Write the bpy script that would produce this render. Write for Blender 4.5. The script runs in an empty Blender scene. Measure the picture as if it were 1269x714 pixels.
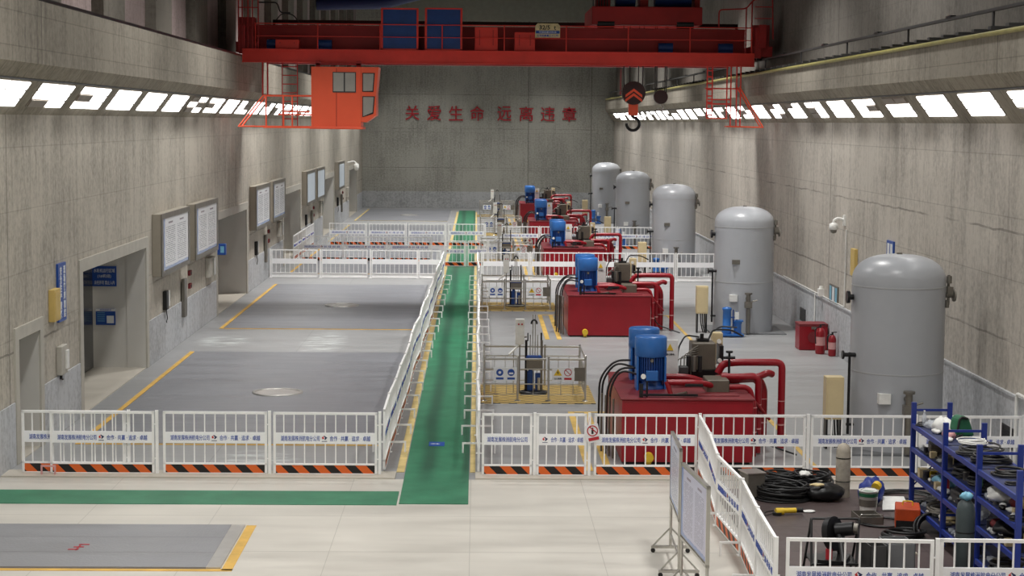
import bpy, bmesh, math, random
from math import pi, sin, cos, radians as R
from mathutils import Vector, Matrix
random.seed(7)
C = bpy.context.scene.collection
SC = bpy.context.scene

# ------------------------------------------------------------ camera, world, lamps, exposure
CZ, F = 6.67, 2200.0
def make_camera():
    d = Vector(((592 - 634.5) / F, (150.5 - 357) / F, 1)).normalized()
    r0 = R(.4)
    u = Vector((sin(r0), -cos(r0), 0)); u = (u - d * d.dot(u)).normalized()
    x = d.cross(u)
    def cam2w(c): return Vector((c.dot(x), c.dot(d), c.dot(u)))
    rt, dn, fw = cam2w(Vector((1, 0, 0))), cam2w(Vector((0, 1, 0))), cam2w(Vector((0, 0, 1)))
    m = Matrix((rt, -dn, -fw)).transposed().to_4x4()
    m.translation = (0, 0, CZ)
    cd = bpy.data.cameras.new('camera'); cd.sensor_width = 36; cd.lens = 36 * F / 1269
    cd.clip_end = 400; cd.clip_start = .2
    co = bpy.data.objects.new('camera', cd); co.matrix_world = m; C.objects.link(co); SC.camera = co
make_camera()
W = bpy.data.worlds.new('world'); SC.world = W; W.use_nodes = True
W.node_tree.nodes['Background'].inputs[0].default_value = (.75, .8, .9, 1)
W.node_tree.nodes['Background'].inputs[1].default_value = .03
LED = 5.5
def bay_lamp(x, y, e, spread=125, z=15.6, size=1.6, col=(1, .98, .95)):
    l = bpy.data.lights.new('high_bay_lamp', 'AREA'); l.shape = 'DISK'; l.size = size; l.energy = e
    l.spread = R(spread); l.color = col
    o = bpy.data.objects.new('high_bay_lamp', l); o.location = (x, y, z); C.objects.link(o)
for yy, e in ((9, 520), (20, 500), (29, 380), (43, 620), (54, 560), (71, 900), (88, 780), (103, 780), (118, 760), (130, 380)):
    for xx in (-4.2, 5.8): bay_lamp(xx, yy, e, 128 if yy < 30 else 152 if yy == 43 else 96)
SC.view_settings.view_transform = 'Standard'; SC.view_settings.look = 'None'
SC.view_settings.exposure = 0.0; SC.view_settings.gamma = 1; SC.view_settings.use_curve_mapping = False
SC.cycles.max_bounces = 6; SC.cycles.diffuse_bounces = 4

# ------------------------------------------------------------ helpers: materials
def lin(c):
    return tuple(((v / 255) / 12.92 if v <= 10 else ((v / 255 + .055) / 1.055) ** 2.4) for v in c) + (1,)
class NT:
    def __init__(s, name):
        s.m = bpy.data.materials.new(name); s.m.use_nodes = True; s.t = s.m.node_tree
        s.b = s.t.nodes['Principled BSDF']
    def n(s, typ, **kw):
        o = s.t.nodes.new(typ)
        for k, v in kw.items(): setattr(o, k, v)
        return o
    def l(s, a, b): s.t.links.new(a, b)
    def math(s, op, a, b=None, c=None):
        o = s.n('ShaderNodeMath', operation=op)
        for i, v in enumerate((a, b, c)):
            if v is None: continue
            if isinstance(v, (int, float)): o.inputs[i].default_value = v
            else: s.l(v, o.inputs[i])
        return o.outputs[0]
    def mix(s, f, a, b, blend='MIX'):
        o = s.n('ShaderNodeMix', data_type='RGBA', blend_type=blend)
        for sock, v in ((o.inputs[0], f), (o.inputs[6], a), (o.inputs[7], b)):
            if isinstance(v, (int, float)): sock.default_value = v
            elif isinstance(v, tuple): sock.default_value = v
            else: s.l(v, sock)
        return o.outputs[2]
    def noise(s, vec, scale, det=4, rough=.6):
        o = s.n('ShaderNodeTexNoise'); o.inputs['Scale'].default_value = scale
        o.inputs['Detail'].default_value = det; o.inputs['Roughness'].default_value = rough
        s.l(vec, o.inputs['Vector']); return o.outputs[0]
    def scaled(s, vec, sc):
        o = s.n('ShaderNodeVectorMath', operation='MULTIPLY'); s.l(vec, o.inputs[0]); o.inputs[1].default_value = sc
        return o.outputs[0]
    def bump(s, h, st, dist=.02):
        o = s.n('ShaderNodeBump'); o.inputs['Strength'].default_value = st; o.inputs['Distance'].default_value = dist
        s.l(h, o.inputs['Height']); s.l(o.outputs[0], s.b.inputs['Normal'])
    def ramp(s, f, lo, hi):
        o = s.n('ShaderNodeMapRange'); s.l(f, o.inputs[0]); o.inputs[1].default_value = lo; o.inputs[2].default_value = hi
        return o.outputs[0]
def plain(name, c, rough=.5, metal=0, var=.12, scale=3, spec=None, bump=0, emit=None):
    N = NT(name); tc = N.n('ShaderNodeTexCoord')
    if var:
        f = N.ramp(N.noise(tc.outputs['Object'], scale), .3, .7)
        c0 = lin(c); N.l(N.mix(f, tuple(v * (1 - var) for v in c0[:3]) + (1,), tuple(min(1, v * (1 + var)) for v in c0[:3]) + (1,)), N.b.inputs['Base Color'])
        if bump: N.bump(N.noise(tc.outputs['Object'], scale * 12), bump)
    else: N.b.inputs['Base Color'].default_value = lin(c)
    N.b.inputs['Roughness'].default_value = rough; N.b.inputs['Metallic'].default_value = metal
    if spec is not None: N.b.inputs['Specular IOR Level'].default_value = spec
    if emit: N.b.inputs['Emission Color'].default_value = emit[0] + (1,); N.b.inputs['Emission Strength'].default_value = emit[1]
    return N.m
def linemask(N, coord, vals, w):
    out = None
    for v in vals:
        d = N.math('LESS_THAN', N.math('ABSOLUTE', N.math('SUBTRACT', coord, float(v))), w)
        out = d if out is None else N.math('MAXIMUM', out, d)
    return out
def concrete(name, c, axis, vlines=(), hlines=(), panel=(2.44, 1.22), seam=.25, streak=.35, rough=.85, diag=False):
    """cast concrete: boards, stains, formwork seams. axis = horizontal world axis of the face (0 X, 1 Y)"""
    N = NT(name); g = N.n('ShaderNodeNewGeometry'); P = g.outputs['Position']
    sp = N.n('ShaderNodeSeparateXYZ'); N.l(P, sp.inputs[0]); h, z = sp.outputs[axis], sp.outputs[2]
    cb = N.n('ShaderNodeCombineXYZ'); N.l(h, cb.inputs[0]); N.l(z, cb.inputs[1])
    big = N.noise(N.scaled(P, (.3, .3, .3)), 1, 5)
    st = N.noise(N.scaled(P, (3.2, 3.2, .28)), 1, 5, .65)
    fine = N.noise(P, 9, 4)
    c0 = lin(c)[:3]
    dark = tuple(v * .68 for v in c0) + (1,); lite = tuple(min(1, v * 1.28) for v in c0) + (1,)
    f = N.math('ADD', N.math('ADD', N.math('MULTIPLY', big, .45), N.math('MULTIPLY', st, streak)), N.math('MULTIPLY', fine, .55 - streak + .2))
    f = N.math('ADD', f, N.math('MULTIPLY', N.math('SUBTRACT', N.noise(N.scaled(P, (11, 11, .45)), 1, 5, .7), .5), .3))
    col = N.mix(N.ramp(f, .42, .66), dark, lite)
    blot = N.ramp(N.noise(N.scaled(P, (.9, .9, .5)), 1, 6, .7), .56, .7)
    col = N.mix(N.math('MULTIPLY', blot, .3), col, tuple(min(1, v * 1.35) for v in c0) + (1,))
    br = N.n('ShaderNodeTexBrick'); N.l(cb.outputs[0], br.inputs['Vector']); br.offset = 0.0 if diag else .5
    br.inputs['Scale'].default_value = 1; br.inputs['Brick Width'].default_value = panel[0]; br.inputs['Row Height'].default_value = panel[1]
    br.inputs['Mortar Size'].default_value = .012; br.inputs['Color1'].default_value = (.9, .9, .9, 1)
    br.inputs['Color2'].default_value = (1, 1, 1, 1); br.inputs['Mortar'].default_value = (.55, .55, .55, 1)
    col = N.mix(seam, col, N.mix(1.0, col, br.outputs['Color'], 'MULTIPLY'))
    m = None
    if vlines: m = linemask(N, h, vlines, .03)
    if hlines:
        # a casting joint is never quite straight
        zz = N.math('ADD', z, N.math('MULTIPLY', N.math('SUBTRACT', N.noise(P, .9, 3), .5), .12))
        k = N.math('MULTIPLY', linemask(N, zz, hlines, .022), N.ramp(N.noise(N.scaled(P, (.5, .5, .5)), 1, 3), .4, .62)); m = k if m is None else N.math('MAXIMUM', m, k)
    if m is not None: col = N.mix(N.math('MULTIPLY', m, .6), col, tuple(v * .3 for v in c0) + (1,))
    N.l(col, N.b.inputs['Base Color']); N.b.inputs['Roughness'].default_value = rough
    N.b.inputs['Specular IOR Level'].default_value = .25
    N.bump(N.math('ADD', st, N.math('MULTIPLY', fine, .5)), .35, .02)
    return N.m
def floor_mat(name, c, rough, xl=(), yl=(), var=.14, plate=0, stretch=(.25, 1.3, 1), spec=.4, lw=.02, pale_patches=()):
    N = NT(name); g = N.n('ShaderNodeNewGeometry'); P = g.outputs['Position']
    sp = N.n('ShaderNodeSeparateXYZ'); N.l(P, sp.inputs[0])
    a = N.noise(N.scaled(P, stretch), 1.1, 6, .65); b = N.noise(P, .33, 3)
    f = N.ramp(N.math('ADD', N.math('MULTIPLY', a, .6), N.math('MULTIPLY', b, .4)), .36, .66)
    c0 = lin(c)[:3]
    col = N.mix(f, tuple(v * (1 - var) for v in c0) + (1,), tuple(min(1, v * (1 + var * .7)) for v in c0) + (1,))
    m = None
    if xl: m = linemask(N, sp.outputs[0], xl, lw * .5)
    if yl:
        k = linemask(N, sp.outputs[1], yl, lw); m = k if m is None else N.math('MAXIMUM', m, k)
    if m is not None: col = N.mix(N.math('MULTIPLY', m, .4), col, tuple(v * .35 for v in c0) + (1,))
    for (sx, sy, rx, ry) in pale_patches:  # whitish mottled patches mixed into the floor colour
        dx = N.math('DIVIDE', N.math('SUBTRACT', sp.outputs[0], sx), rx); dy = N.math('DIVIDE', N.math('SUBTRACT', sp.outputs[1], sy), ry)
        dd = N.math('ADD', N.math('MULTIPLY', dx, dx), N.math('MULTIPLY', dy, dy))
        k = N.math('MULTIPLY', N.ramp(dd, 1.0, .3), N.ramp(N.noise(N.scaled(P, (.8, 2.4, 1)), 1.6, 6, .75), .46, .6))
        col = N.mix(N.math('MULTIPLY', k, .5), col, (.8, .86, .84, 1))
    N.l(col, N.b.inputs['Base Color'])
    rr = N.n('ShaderNodeMapRange'); N.l(a, rr.inputs[0]); rr.inputs[1].default_value = .3; rr.inputs[2].default_value = .7
    rr.inputs[3].default_value = rough * .75; rr.inputs[4].default_value = min(1, rough * 1.3); N.l(rr.outputs[0], N.b.inputs['Roughness'])
    N.b.inputs['Specular IOR Level'].default_value = spec
    if plate:
        vo = N.n('ShaderNodeTexVoronoi'); vo.inputs['Scale'].default_value = plate; N.l(N.scaled(P, (1, .8, 1)), vo.inputs['Vector'])
        N.bump(vo.outputs[0], .35, .006)
    else: N.bump(N.noise(P, 14, 3), .08, .01)
    return N.m
M = {}
M['wallL'] = concrete('concrete_left', (172, 166, 155), 1, (13, 33.6, 53.9, 74.3, 94.6, 115), (2.2,), panel=(2.44, 1.22), seam=.4)
M['wallR'] = concrete('concrete_right', (176, 170, 161), 1, (12, 32.2, 52.6, 73.2, 92.9, 113), (2.45, 4.6), seam=.5)
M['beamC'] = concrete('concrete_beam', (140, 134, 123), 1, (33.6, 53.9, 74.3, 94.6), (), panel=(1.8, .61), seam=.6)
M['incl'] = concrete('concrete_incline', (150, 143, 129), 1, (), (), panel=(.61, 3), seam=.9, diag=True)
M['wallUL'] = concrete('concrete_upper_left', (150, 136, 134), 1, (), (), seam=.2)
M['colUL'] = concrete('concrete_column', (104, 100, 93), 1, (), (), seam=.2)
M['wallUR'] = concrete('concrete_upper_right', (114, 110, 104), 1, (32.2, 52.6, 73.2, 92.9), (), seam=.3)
M['wallFar'] = concrete('concrete_far', (158, 157, 149), 0, (8.73, 3.9), (3.1, 6.1, 8.7, 11.5), panel=(4, 2.9), seam=.5, streak=.2)
M['wallBk'] = concrete('concrete_back', (140, 135, 125), 0)
M['plinth'] = concrete('plinth_render', (176, 178, 181), 1, (53.9,), (), panel=(5, 3), seam=.1, streak=.25, rough=.6)
M['plinthF'] = concrete('plinth_far', (168, 170, 171), 0, (), (), panel=(5, 3), seam=.1, streak=.2, rough=.6)
M['jamb'] = plain('jamb_plaster', (184, 180, 170), .7, var=.08)
M['alcove'] = plain('alcove_panel', (212, 210, 204), .35, var=.05, scale=.6, spec=.4)
M['alcdoor'] = plain('alcove_door_steel', (70, 72, 74), .18, .5, var=.04, scale=.6)
M['ceil'] = plain('ceiling_dark', (92, 90, 86), .9)
M['fcream'] = floor_mat('floor_cream', (200, 196, 187), .42, (-6.55, -4.4, -2.26, -.08, 1.97, 6.2), (29.6, 27.1, 24.3, 20), .17, lw=.012)
M['fgray'] = floor_mat('floor_grey', (150, 151, 152), .38, (-5.2, 4.6), (41.1, 46, 53.6, 62, 67.2, 75, 84, 95), .12, spec=.5, pale_patches=((-4.6, 53.2, .75, 3.2), (-7.6, 53.4, .9, 1.6), (-4.3, 34.8, .9, .9)))
M['pit'] = floor_mat('chequer_plate', (128, 130, 136), .36, (), (40.2, 44.6, 60.4, 66.1, 69.9, 82, 87, 104, 109), .1, plate=30, spec=.5)
M['hatch'] = floor_mat('hatch_concrete', (190, 184, 172), .5, var=.1)
M['mat'] = floor_mat('steel_mat', (136, 137, 141), .38, (), (26.9, 27.9), .16, plate=22, spec=.55)
M['ply'] = floor_mat('brown_sheet', (84, 72, 71), .4, (5.6, 7.1, 8.4), (30.1, 28.9, 27.2, 25.1), .3, stretch=(1, 1, 1), lw=.03)
M['ylw'] = plain('yellow_paint', (210, 168, 78), .55, var=.2, scale=2)
M['ylwm'] = plain('worn_yellow_paint', (206, 172, 92), .55, var=.25, scale=2)
M['ylwp'] = plain('faded_yellow_paint', (200, 178, 118), .6, var=.25, scale=2)
def green_mat(streaks, name):
    N = NT(name); g = N.n('ShaderNodeNewGeometry'); P = g.outputs['Position']
    sp = N.n('ShaderNodeSeparateXYZ'); N.l(P, sp.inputs[0])
    a = N.noise(P, 1.4, 5)
    hi = 1 if streaks else 0
    col = N.mix(N.ramp(a, .3, .7), lin((34, 104, 74)), lin((54, 128, 94)))
    if streaks:   # darker streaks down the middle and along one edge
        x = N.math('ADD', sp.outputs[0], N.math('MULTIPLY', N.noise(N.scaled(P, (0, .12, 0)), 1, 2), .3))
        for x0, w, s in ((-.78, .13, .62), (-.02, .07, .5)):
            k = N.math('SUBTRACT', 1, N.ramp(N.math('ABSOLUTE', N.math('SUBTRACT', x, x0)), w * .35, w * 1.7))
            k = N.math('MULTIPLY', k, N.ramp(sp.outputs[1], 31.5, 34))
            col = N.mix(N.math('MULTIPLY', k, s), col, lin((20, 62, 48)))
    N.l(col, N.b.inputs['Base Color']); N.b.inputs['Roughness'].default_value = .5
    vo = N.n('ShaderNodeTexVoronoi'); vo.inputs['Scale'].default_value = 40; N.l(P, vo.inputs['Vector'])
    N.bump(vo.outputs[0], .3, .004); return N.m
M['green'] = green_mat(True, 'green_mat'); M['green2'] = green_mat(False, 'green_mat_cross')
M['white'] = plain('white_paint', (248, 248, 247), .45, var=.05)
M['band'] = plain('white_band', (250, 251, 253), .4, var=.03)
M['navytxt'] = plain('blue_lettering', (50, 82, 172), .5, var=0)
M['redtxt'] = plain('red_lettering', (176, 30, 44), .5, var=.08)
M['redem'] = plain('emblem_red', (206, 40, 44), .5, var=0)
M['navy'] = plain('emblem_navy', (24, 34, 84), .5, var=0)
M['blk'] = plain('black_rubber', (26, 26, 27), .45, var=.2)
M['blkm'] = plain('black_metal', (30, 30, 32), .35, .3, var=.2)
M['dgry'] = plain('dark_grey', (62, 62, 62), .5)
M['casem'] = plain('case_body_steel', (150, 143, 130), .45, var=.05)
M['hookm'] = plain('hook_block_dark', (52, 30, 30), .5, var=.1)
M['brn'] = plain('grey_brown_steel', (104, 97, 86), .45, .2, var=.15)
M['red'] = plain('machine_red', (146, 18, 32), .32, var=.1, scale=1.5)
M['redd'] = plain('lid_red_dusty', (120, 36, 42), .5, var=.2, scale=2)
M['crane'] = plain('crane_red', (222, 56, 44), .45, var=.12, scale=1)
M['crane_shaded'] = plain('crane_red_shaded', (172, 36, 36), .5, var=.15, scale=1)  # same crane red, darkened: shade put into the colour
M['cab'] = plain('cab_orange_red', (246, 96, 60), .45, var=.04, scale=1)
M['blue'] = plain('motor_blue', (44, 104, 176), .35, var=.08)
M['blued'] = plain('motor_blue_fins', (30, 70, 138), .4, var=.12, scale=8)
M['blues'] = plain('rack_blue', (36, 56, 138), .4, var=.1)
M['shelfp'] = plain('dusty_shelf_plate', (46, 54, 92), .6, var=.3, scale=4)
M['bluec'] = plain('cabinet_blue', (26, 64, 128), .5, var=.1)
M['tank'] = plain('tank_grey', (170, 173, 178), .33, var=.05, scale=.8, spec=.5)
M['tankd'] = plain('tank_weld', (168, 170, 172), .35, var=.05)
M['pad'] = plain('pad_grey', (112, 114, 116), .5)
M['steel'] = plain('stainless_steel', (190, 188, 182), .28, .85, var=.06)
M['steeld'] = plain('dull_steel', (128, 124, 116), .42, .6, var=.15)
M['beige'] = plain('beige_box', (212, 194, 152), .5, var=.05)
M['khaki'] = plain('yellow_box', (204, 176, 104), .5, var=.06)
M['yel'] = plain('yellow_metal', (226, 190, 50), .4, var=.08)
M['olive'] = plain('yellow_pipe', (160, 152, 92), .5, var=.15)
M['signb'] = plain('sign_blue', (30, 76, 158), .4, var=.04)
M['signw'] = plain('sign_white', (232, 234, 236), .4, var=.03)
M['grn'] = plain('green_plastic', (30, 98, 66), .5)
M['orng'] = plain('orange_steel', (190, 70, 26), .5, var=.2)
M['wpl'] = plain('white_plastic', (232, 232, 228), .4, var=.1, scale=6)
M['dirty'] = plain('dirty_white_cylinder', (168, 160, 146), .6, var=.3, scale=5)
M['grycyl'] = plain('grey_green_cylinder', (66, 76, 78), .4, var=.15)
M['lblue'] = plain('pale_blue_film', (120, 180, 205), .35, var=.2, scale=6)
M['cloth'] = plain('cream_cloth', (214, 196, 150), .85, var=.2, scale=6)
M['maroon'] = plain('maroon_cloth', (110, 30, 34), .7, var=.2)
M['pink'] = plain('faded_pink', (214, 160, 158), .6, var=.15)
M['alu'] = plain('aluminium_trim', (196, 194, 190), .35, .7, var=.08)
M['corr'] = plain('corrugated_sheet', (150, 150, 138), .5, var=.08)
M['dead'] = plain('dark_lamp_tile', (150, 140, 128), .5, var=.15, scale=2)
M['lit'] = plain('lit_lamp_tile', (255, 255, 255), .5, var=0, emit=((1, .985, .96), LED))
M['scr'] = plain('screen', (214, 226, 238), .2, var=0, emit=((.8, .9, 1.0), .12))
def glass(name, tint=(.8, .85, .86), rough=.03, alpha=.35):
    N = NT(name); N.b.inputs['Base Color'].default_value = tint + (1,); N.b.inputs['Roughness'].default_value = rough
    N.b.inputs['Alpha'].default_value = alpha; N.b.inputs['Specular IOR Level'].default_value = .8; return N.m
M['glass'] = glass('cab_glass', (.62, .66, .66), .05, .55)
M['clear'] = glass('clear_plastic', (.8, .85, .9), .1, .4)
def hazard(name, a, b, period, slope=1.0, axis=(0, 2)):
    N = NT(name); tc = N.n('ShaderNodeTexCoord'); sp = N.n('ShaderNodeSeparateXYZ'); N.l(tc.outputs['Object'], sp.inputs[0])
    u = N.math('ADD', sp.outputs[axis[0]], N.math('MULTIPLY', sp.outputs[axis[1]], slope))
    f = N.math('LESS_THAN', N.math('FRACT', N.math('DIVIDE', N.math('ADD', u, 50.07), period)), .5)
    N.l(N.mix(f, lin(a), lin(b)), N.b.inputs['Base Color']); N.b.inputs['Roughness'].default_value = .45; return N.m
M['hazard'] = hazard('hazard_orange_black', (226, 104, 38), (26, 24, 24), .40)
M['chev'] = hazard('hook_chevron', (200, 60, 40), (34, 22, 22), .34, 1.0)
def grating():
    N = NT('yellow_black_grating'); g = N.n('ShaderNodeNewGeometry')
    sp = N.n('ShaderNodeSeparateXYZ'); N.l(g.outputs['Position'], sp.inputs[0])
    w = N.math('MULTIPLY', N.math('SINE', N.math('MULTIPLY', sp.outputs[0], 16)), .055)
    f = N.math('LESS_THAN', N.math('FRACT', N.math('MULTIPLY', N.math('ADD', sp.outputs[1], w), 4.0)), .42)
    n = N.noise(g.outputs['Position'], 2.5, 4)
    c = N.mix(f, lin((206, 174, 96)), lin((52, 44, 32)))
    N.l(N.mix(N.math('MULTIPLY', n, .35), c, lin((150, 130, 90))), N.b.inputs['Base Color']); N.b.inputs['Roughness'].default_value = .5; return N.m
M['grate'] = grating()
def document(name, ax=1, lines=26, cols=2, blue=True):
    """a printed notice: header, two columns of small type, blue border art (ax = horizontal object axis)"""
    N = NT(name); tc = N.n('ShaderNodeTexCoord'); sp = N.n('ShaderNodeSeparateXYZ'); N.l(tc.outputs['Generated'], sp.inputs[0])
    u, v = sp.outputs[ax], sp.outputs[2]
    r = N.math('MULTIPLY', v, float(lines))
    row = N.math('LESS_THAN', N.math('FRACT', r), .42)
    cb = N.n('ShaderNodeCombineXYZ'); N.l(N.math('MULTIPLY', u, 26), cb.inputs[0]); N.l(N.math('MULTIPLY', N.math('FLOOR', r), 3.7), cb.inputs[1])
    word = N.math('GREATER_THAN', N.noise(cb.outputs[0], 1, 2), .42)
    cu = N.math('FRACT', N.math('MULTIPLY', N.math('SUBTRACT', u, .08), cols / .88))
    incol = N.math('MULTIPLY', N.math('GREATER_THAN', cu, .08), N.math('LESS_THAN', cu, .9))
    inv = N.math('MULTIPLY', N.math('GREATER_THAN', v, .1), N.math('LESS_THAN', v, .84))
    inu = N.math('MULTIPLY', N.math('GREATER_THAN', u, .1), N.math('LESS_THAN', u, .95))
    t = N.math('MULTIPLY', N.math('MULTIPLY', row, word), N.math('MULTIPLY', incol, N.math('MULTIPLY', inv, inu)))
    hd = N.math('MULTIPLY', N.math('GREATER_THAN', N.math('MULTIPLY', N.math('GREATER_THAN', cu, .3), N.math('LESS_THAN', cu, .68)), .5), linemask(N, v, (.9,), .018))
    col = N.mix(N.math('MULTIPLY', t, .6), lin((232, 234, 238)), lin((60, 66, 84)))
    col = N.mix(N.math('MULTIPLY', hd, .7), col, lin((90, 60, 80)))
    if blue:
        e = N.math('LESS_THAN', N.math('ADD', u, N.math('MULTIPLY', N.noise(tc.outputs['Generated'], 4, 3), .08)), .12)
        e = N.math('MAXIMUM', e, N.math('LESS_THAN', N.math('ADD', v, N.math('MULTIPLY', N.noise(tc.outputs['Generated'], 6, 3), .06)), .09))
        col = N.mix(N.math('MULTIPLY', e, .7), col, lin((84, 124, 190)))
    N.l(col, N.b.inputs['Base Color']); N.b.inputs['Roughness'].default_value = .25; return N.m
M['doc'] = document('notice_sheet'); M['doc3'] = document('plan_sheet', 1, 34, 3)
M['docs'] = document('small_notice', 0, 9, 1, False)

# ------------------------------------------------------------ helpers: geometry
class MB:
    def __init__(s): s.v = []; s.f = []; s.mi = []; s.sm = []
    def add(s, vs, fs, m=0, smooth=False, T=None):
        o = len(s.v)
        for p in vs:
            p = Vector(p); s.v.append(T @ p if T is not None else p)
        for f in fs: s.f.append([i + o for i in f]); s.mi.append(m); s.sm.append(smooth)
        return s
    def box(s, x0, x1, y0, y1, z0, z1, m=0, T=None):
        v = [(x, y, z) for x in (x0, x1) for y in (y0, y1) for z in (z0, z1)]
        return s.add(v, [(0, 1, 3, 2), (4, 6, 7, 5), (0, 4, 5, 1), (2, 3, 7, 6), (0, 2, 6, 4), (1, 5, 7, 3)], m, False, T)
    def cbox(s, c, d, m=0, T=None):
        return s.box(c[0] - d[0] / 2, c[0] + d[0] / 2, c[1] - d[1] / 2, c[1] + d[1] / 2, c[2] - d[2] / 2, c[2] + d[2] / 2, m, T)
    def cyl(s, p0, p1, r, r1=None, n=14, m=0, caps=True):
        p0, p1 = Vector(p0), Vector(p1); a = (p1 - p0).normalized(); r1 = r if r1 is None else r1
        q = a.orthogonal().normalized(); w = a.cross(q)
        vs = [p + (q * cos(2 * pi * i / n) + w * sin(2 * pi * i / n)) * rr for p, rr in ((p0, r), (p1, r1)) for i in range(n)]
        s.add(vs, [(i, (i + 1) % n, n + (i + 1) % n, n + i) for i in range(n)], m, True)
        if caps: s.add(vs, [list(range(n))[::-1], list(range(n, 2 * n))], m)
        return s
    def tube(s, pts, r, n=8, m=0, caps=True):
        pts = [Vector(p) for p in pts]; rings = []; q = None
        for i, p in enumerate(pts):
            a = (pts[min(i + 1, len(pts) - 1)] - pts[max(i - 1, 0)]).normalized()
            q = a.orthogonal().normalized() if q is None else (q - a * q.dot(a)).normalized()
            w = a.cross(q); rings.append([p + (q * cos(2 * pi * k / n) + w * sin(2 * pi * k / n)) * r for k in range(n)])
        vs = [p for rg in rings for p in rg]
        s.add(vs, [(i * n + k, i * n + (k + 1) % n, (i + 1) * n + (k + 1) % n, (i + 1) * n + k) for i in range(len(pts) - 1) for k in range(n)], m, True)
        if caps: s.add(vs, [list(range(n))[::-1], [len(vs) - n + k for k in range(n)]], m)
        return s
    def lathe(s, prof, o=(0, 0, 0), n=24, m=0, smooth=True):
        vs = [(o[0] + r * cos(2 * pi * i / n), o[1] + r * sin(2 * pi * i / n), o[2] + z) for r, z in prof for i in range(n)]
        fs = [(k * n + i, k * n + (i + 1) % n, (k + 1) * n + (i + 1) % n, (k + 1) * n + i) for k in range(len(prof) - 1) for i in range(n)]
        s.add(vs, fs, m, smooth); s.add(vs, [list(range(n))[::-1], [len(vs) - n + i for i in range(n)]], m); return s
    def prism(s, poly, axis, a, b, m=0):
        """poly of 2D points in the plane across axis, extruded from a to b"""
        def P(p, t): return {0: (t, p[0], p[1]), 1: (p[0], t, p[1]), 2: (p[0], p[1], t)}[axis]
        n = len(poly); vs = [P(p, a) for p in poly] + [P(p, b) for p in poly]
        return s.add(vs, [list(range(n))[::-1], list(range(n, 2 * n))] + [(i, (i + 1) % n, n + (i + 1) % n, n + i) for i in range(n)], m)
    def blob(s, c, d, seed=0, amp=.18, n=12, m=0):
        rnd = random.Random(seed); ph = [rnd.uniform(0, 6) for _ in range(6)]; vs = []
        for i in range(1, n):
            th = pi * i / n
            for k in range(2 * n):
                a = pi * k / n
                rr = 1 + amp * (sin(3 * a + ph[0] + 2 * th) * .5 + sin(5 * a + ph[1]) * sin(4 * th + ph[2]) * .5 + .35 * sin(9 * a + ph[3] + 5 * th))
                vs.append((c[0] + d[0] * rr * sin(th) * cos(a), c[1] + d[1] * rr * sin(th) * sin(a), c[2] + d[2] * rr * cos(th)))
        vs += [(c[0], c[1], c[2] + d[2]), (c[0], c[1], c[2] - d[2])]; w = 2 * n
        fs = [(i * w + k, i * w + (k + 1) % w, (i + 1) * w + (k + 1) % w, (i + 1) * w + k) for i in range(n - 2) for k in range(w)]
        fs += [(len(vs) - 2, (k + 1) % w, k) for k in range(w)] + [(len(vs) - 1, (n - 2) * w + k, (n - 2) * w + (k + 1) % w) for k in range(w)]
        return s.add(vs, fs, m, True)
    def build(s, name, mats, parent=None, loc=None, rot=None, bevel=0):
        me = bpy.data.meshes.new(name); me.from_pydata([tuple(v) for v in s.v], [], s.f)
        for i, p in enumerate(me.polygons): p.material_index = s.mi[i]; p.use_smooth = s.sm[i]
        b = bmesh.new(); b.from_mesh(me); bmesh.ops.recalc_face_normals(b, faces=b.faces); b.to_mesh(me); b.free()
        for m in (mats if isinstance(mats, (list, tuple)) else [mats]): me.materials.append(M[m] if isinstance(m, str) else m)
        o = bpy.data.objects.new(name, me); C.objects.link(o)
        if parent is not None: o.parent = parent
        if loc is not None: o.location = loc
        if rot is not None: o.rotation_euler = rot
        if bevel:
            md = o.modifiers.new('bevel', 'BEVEL'); md.width = bevel; md.segments = 2; md.limit_method = 'ANGLE'
        return o
def tag(o, label, cat, group=None, kind=None):
    o['label'] = label
    if cat: o['category'] = cat
    if group: o['group'] = group
    if kind: o['kind'] = kind
    return o
def thing(name, label, cat, loc=(0, 0, 0), rz=0, group=None):
    o = bpy.data.objects.new(name, None); C.objects.link(o); o.location = loc; o.rotation_euler = (0, 0, rz)
    o.empty_display_size = .2
    return tag(o, label, cat, group)
def struct(o): o['kind'] = 'structure'; return o
def copy_tree(o, loc=None, rz=None, label=None, group=None):
    kids = {}
    for x in bpy.data.objects:
        if x.parent: kids.setdefault(x.parent.name, []).append(x)
    def go(a, par):
        c = a.copy(); C.objects.link(c); c.parent = par
        for k in kids.get(a.name, []): go(k, c)
        return c
    c = go(o, None)
    if loc is not None: c.location = loc
    if rz is not None: c.rotation_euler = (0, 0, rz)
    if label: c['label'] = label
    if group: c['group'] = group
    return c
ORD = ['first', 'second', 'third', 'fourth', 'fifth', 'sixth', 'seventh', 'eighth', 'ninth', 'tenth', 'eleventh', 'twelfth', 'thirteenth',
       'fourteenth', 'fifteenth', 'sixteenth', 'seventeenth', 'eighteenth', 'nineteenth', 'twentieth', 'twenty-first', 'twenty-second',
       'twenty-third', 'twenty-fourth', 'twenty-fifth', 'twenty-sixth', 'twenty-seventh', 'twenty-eighth', 'twenty-ninth', 'thirtieth']
def fillet(pts, r, n=5):
    pts = [Vector(p) for p in pts]; out = [pts[0]]
    for a, b, c in zip(pts, pts[1:], pts[2:]):
        d0, d1 = (a - b), (c - b); k = min(r, d0.length * .49, d1.length * .49); p0, p1 = b + d0.normalized() * k, b + d1.normalized() * k
        for i in range(n + 1):
            t = i / n; out.append(p0 * (1 - t) ** 2 + b * 2 * t * (1 - t) + p1 * t * t)
    return out + [pts[-1]]
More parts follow.
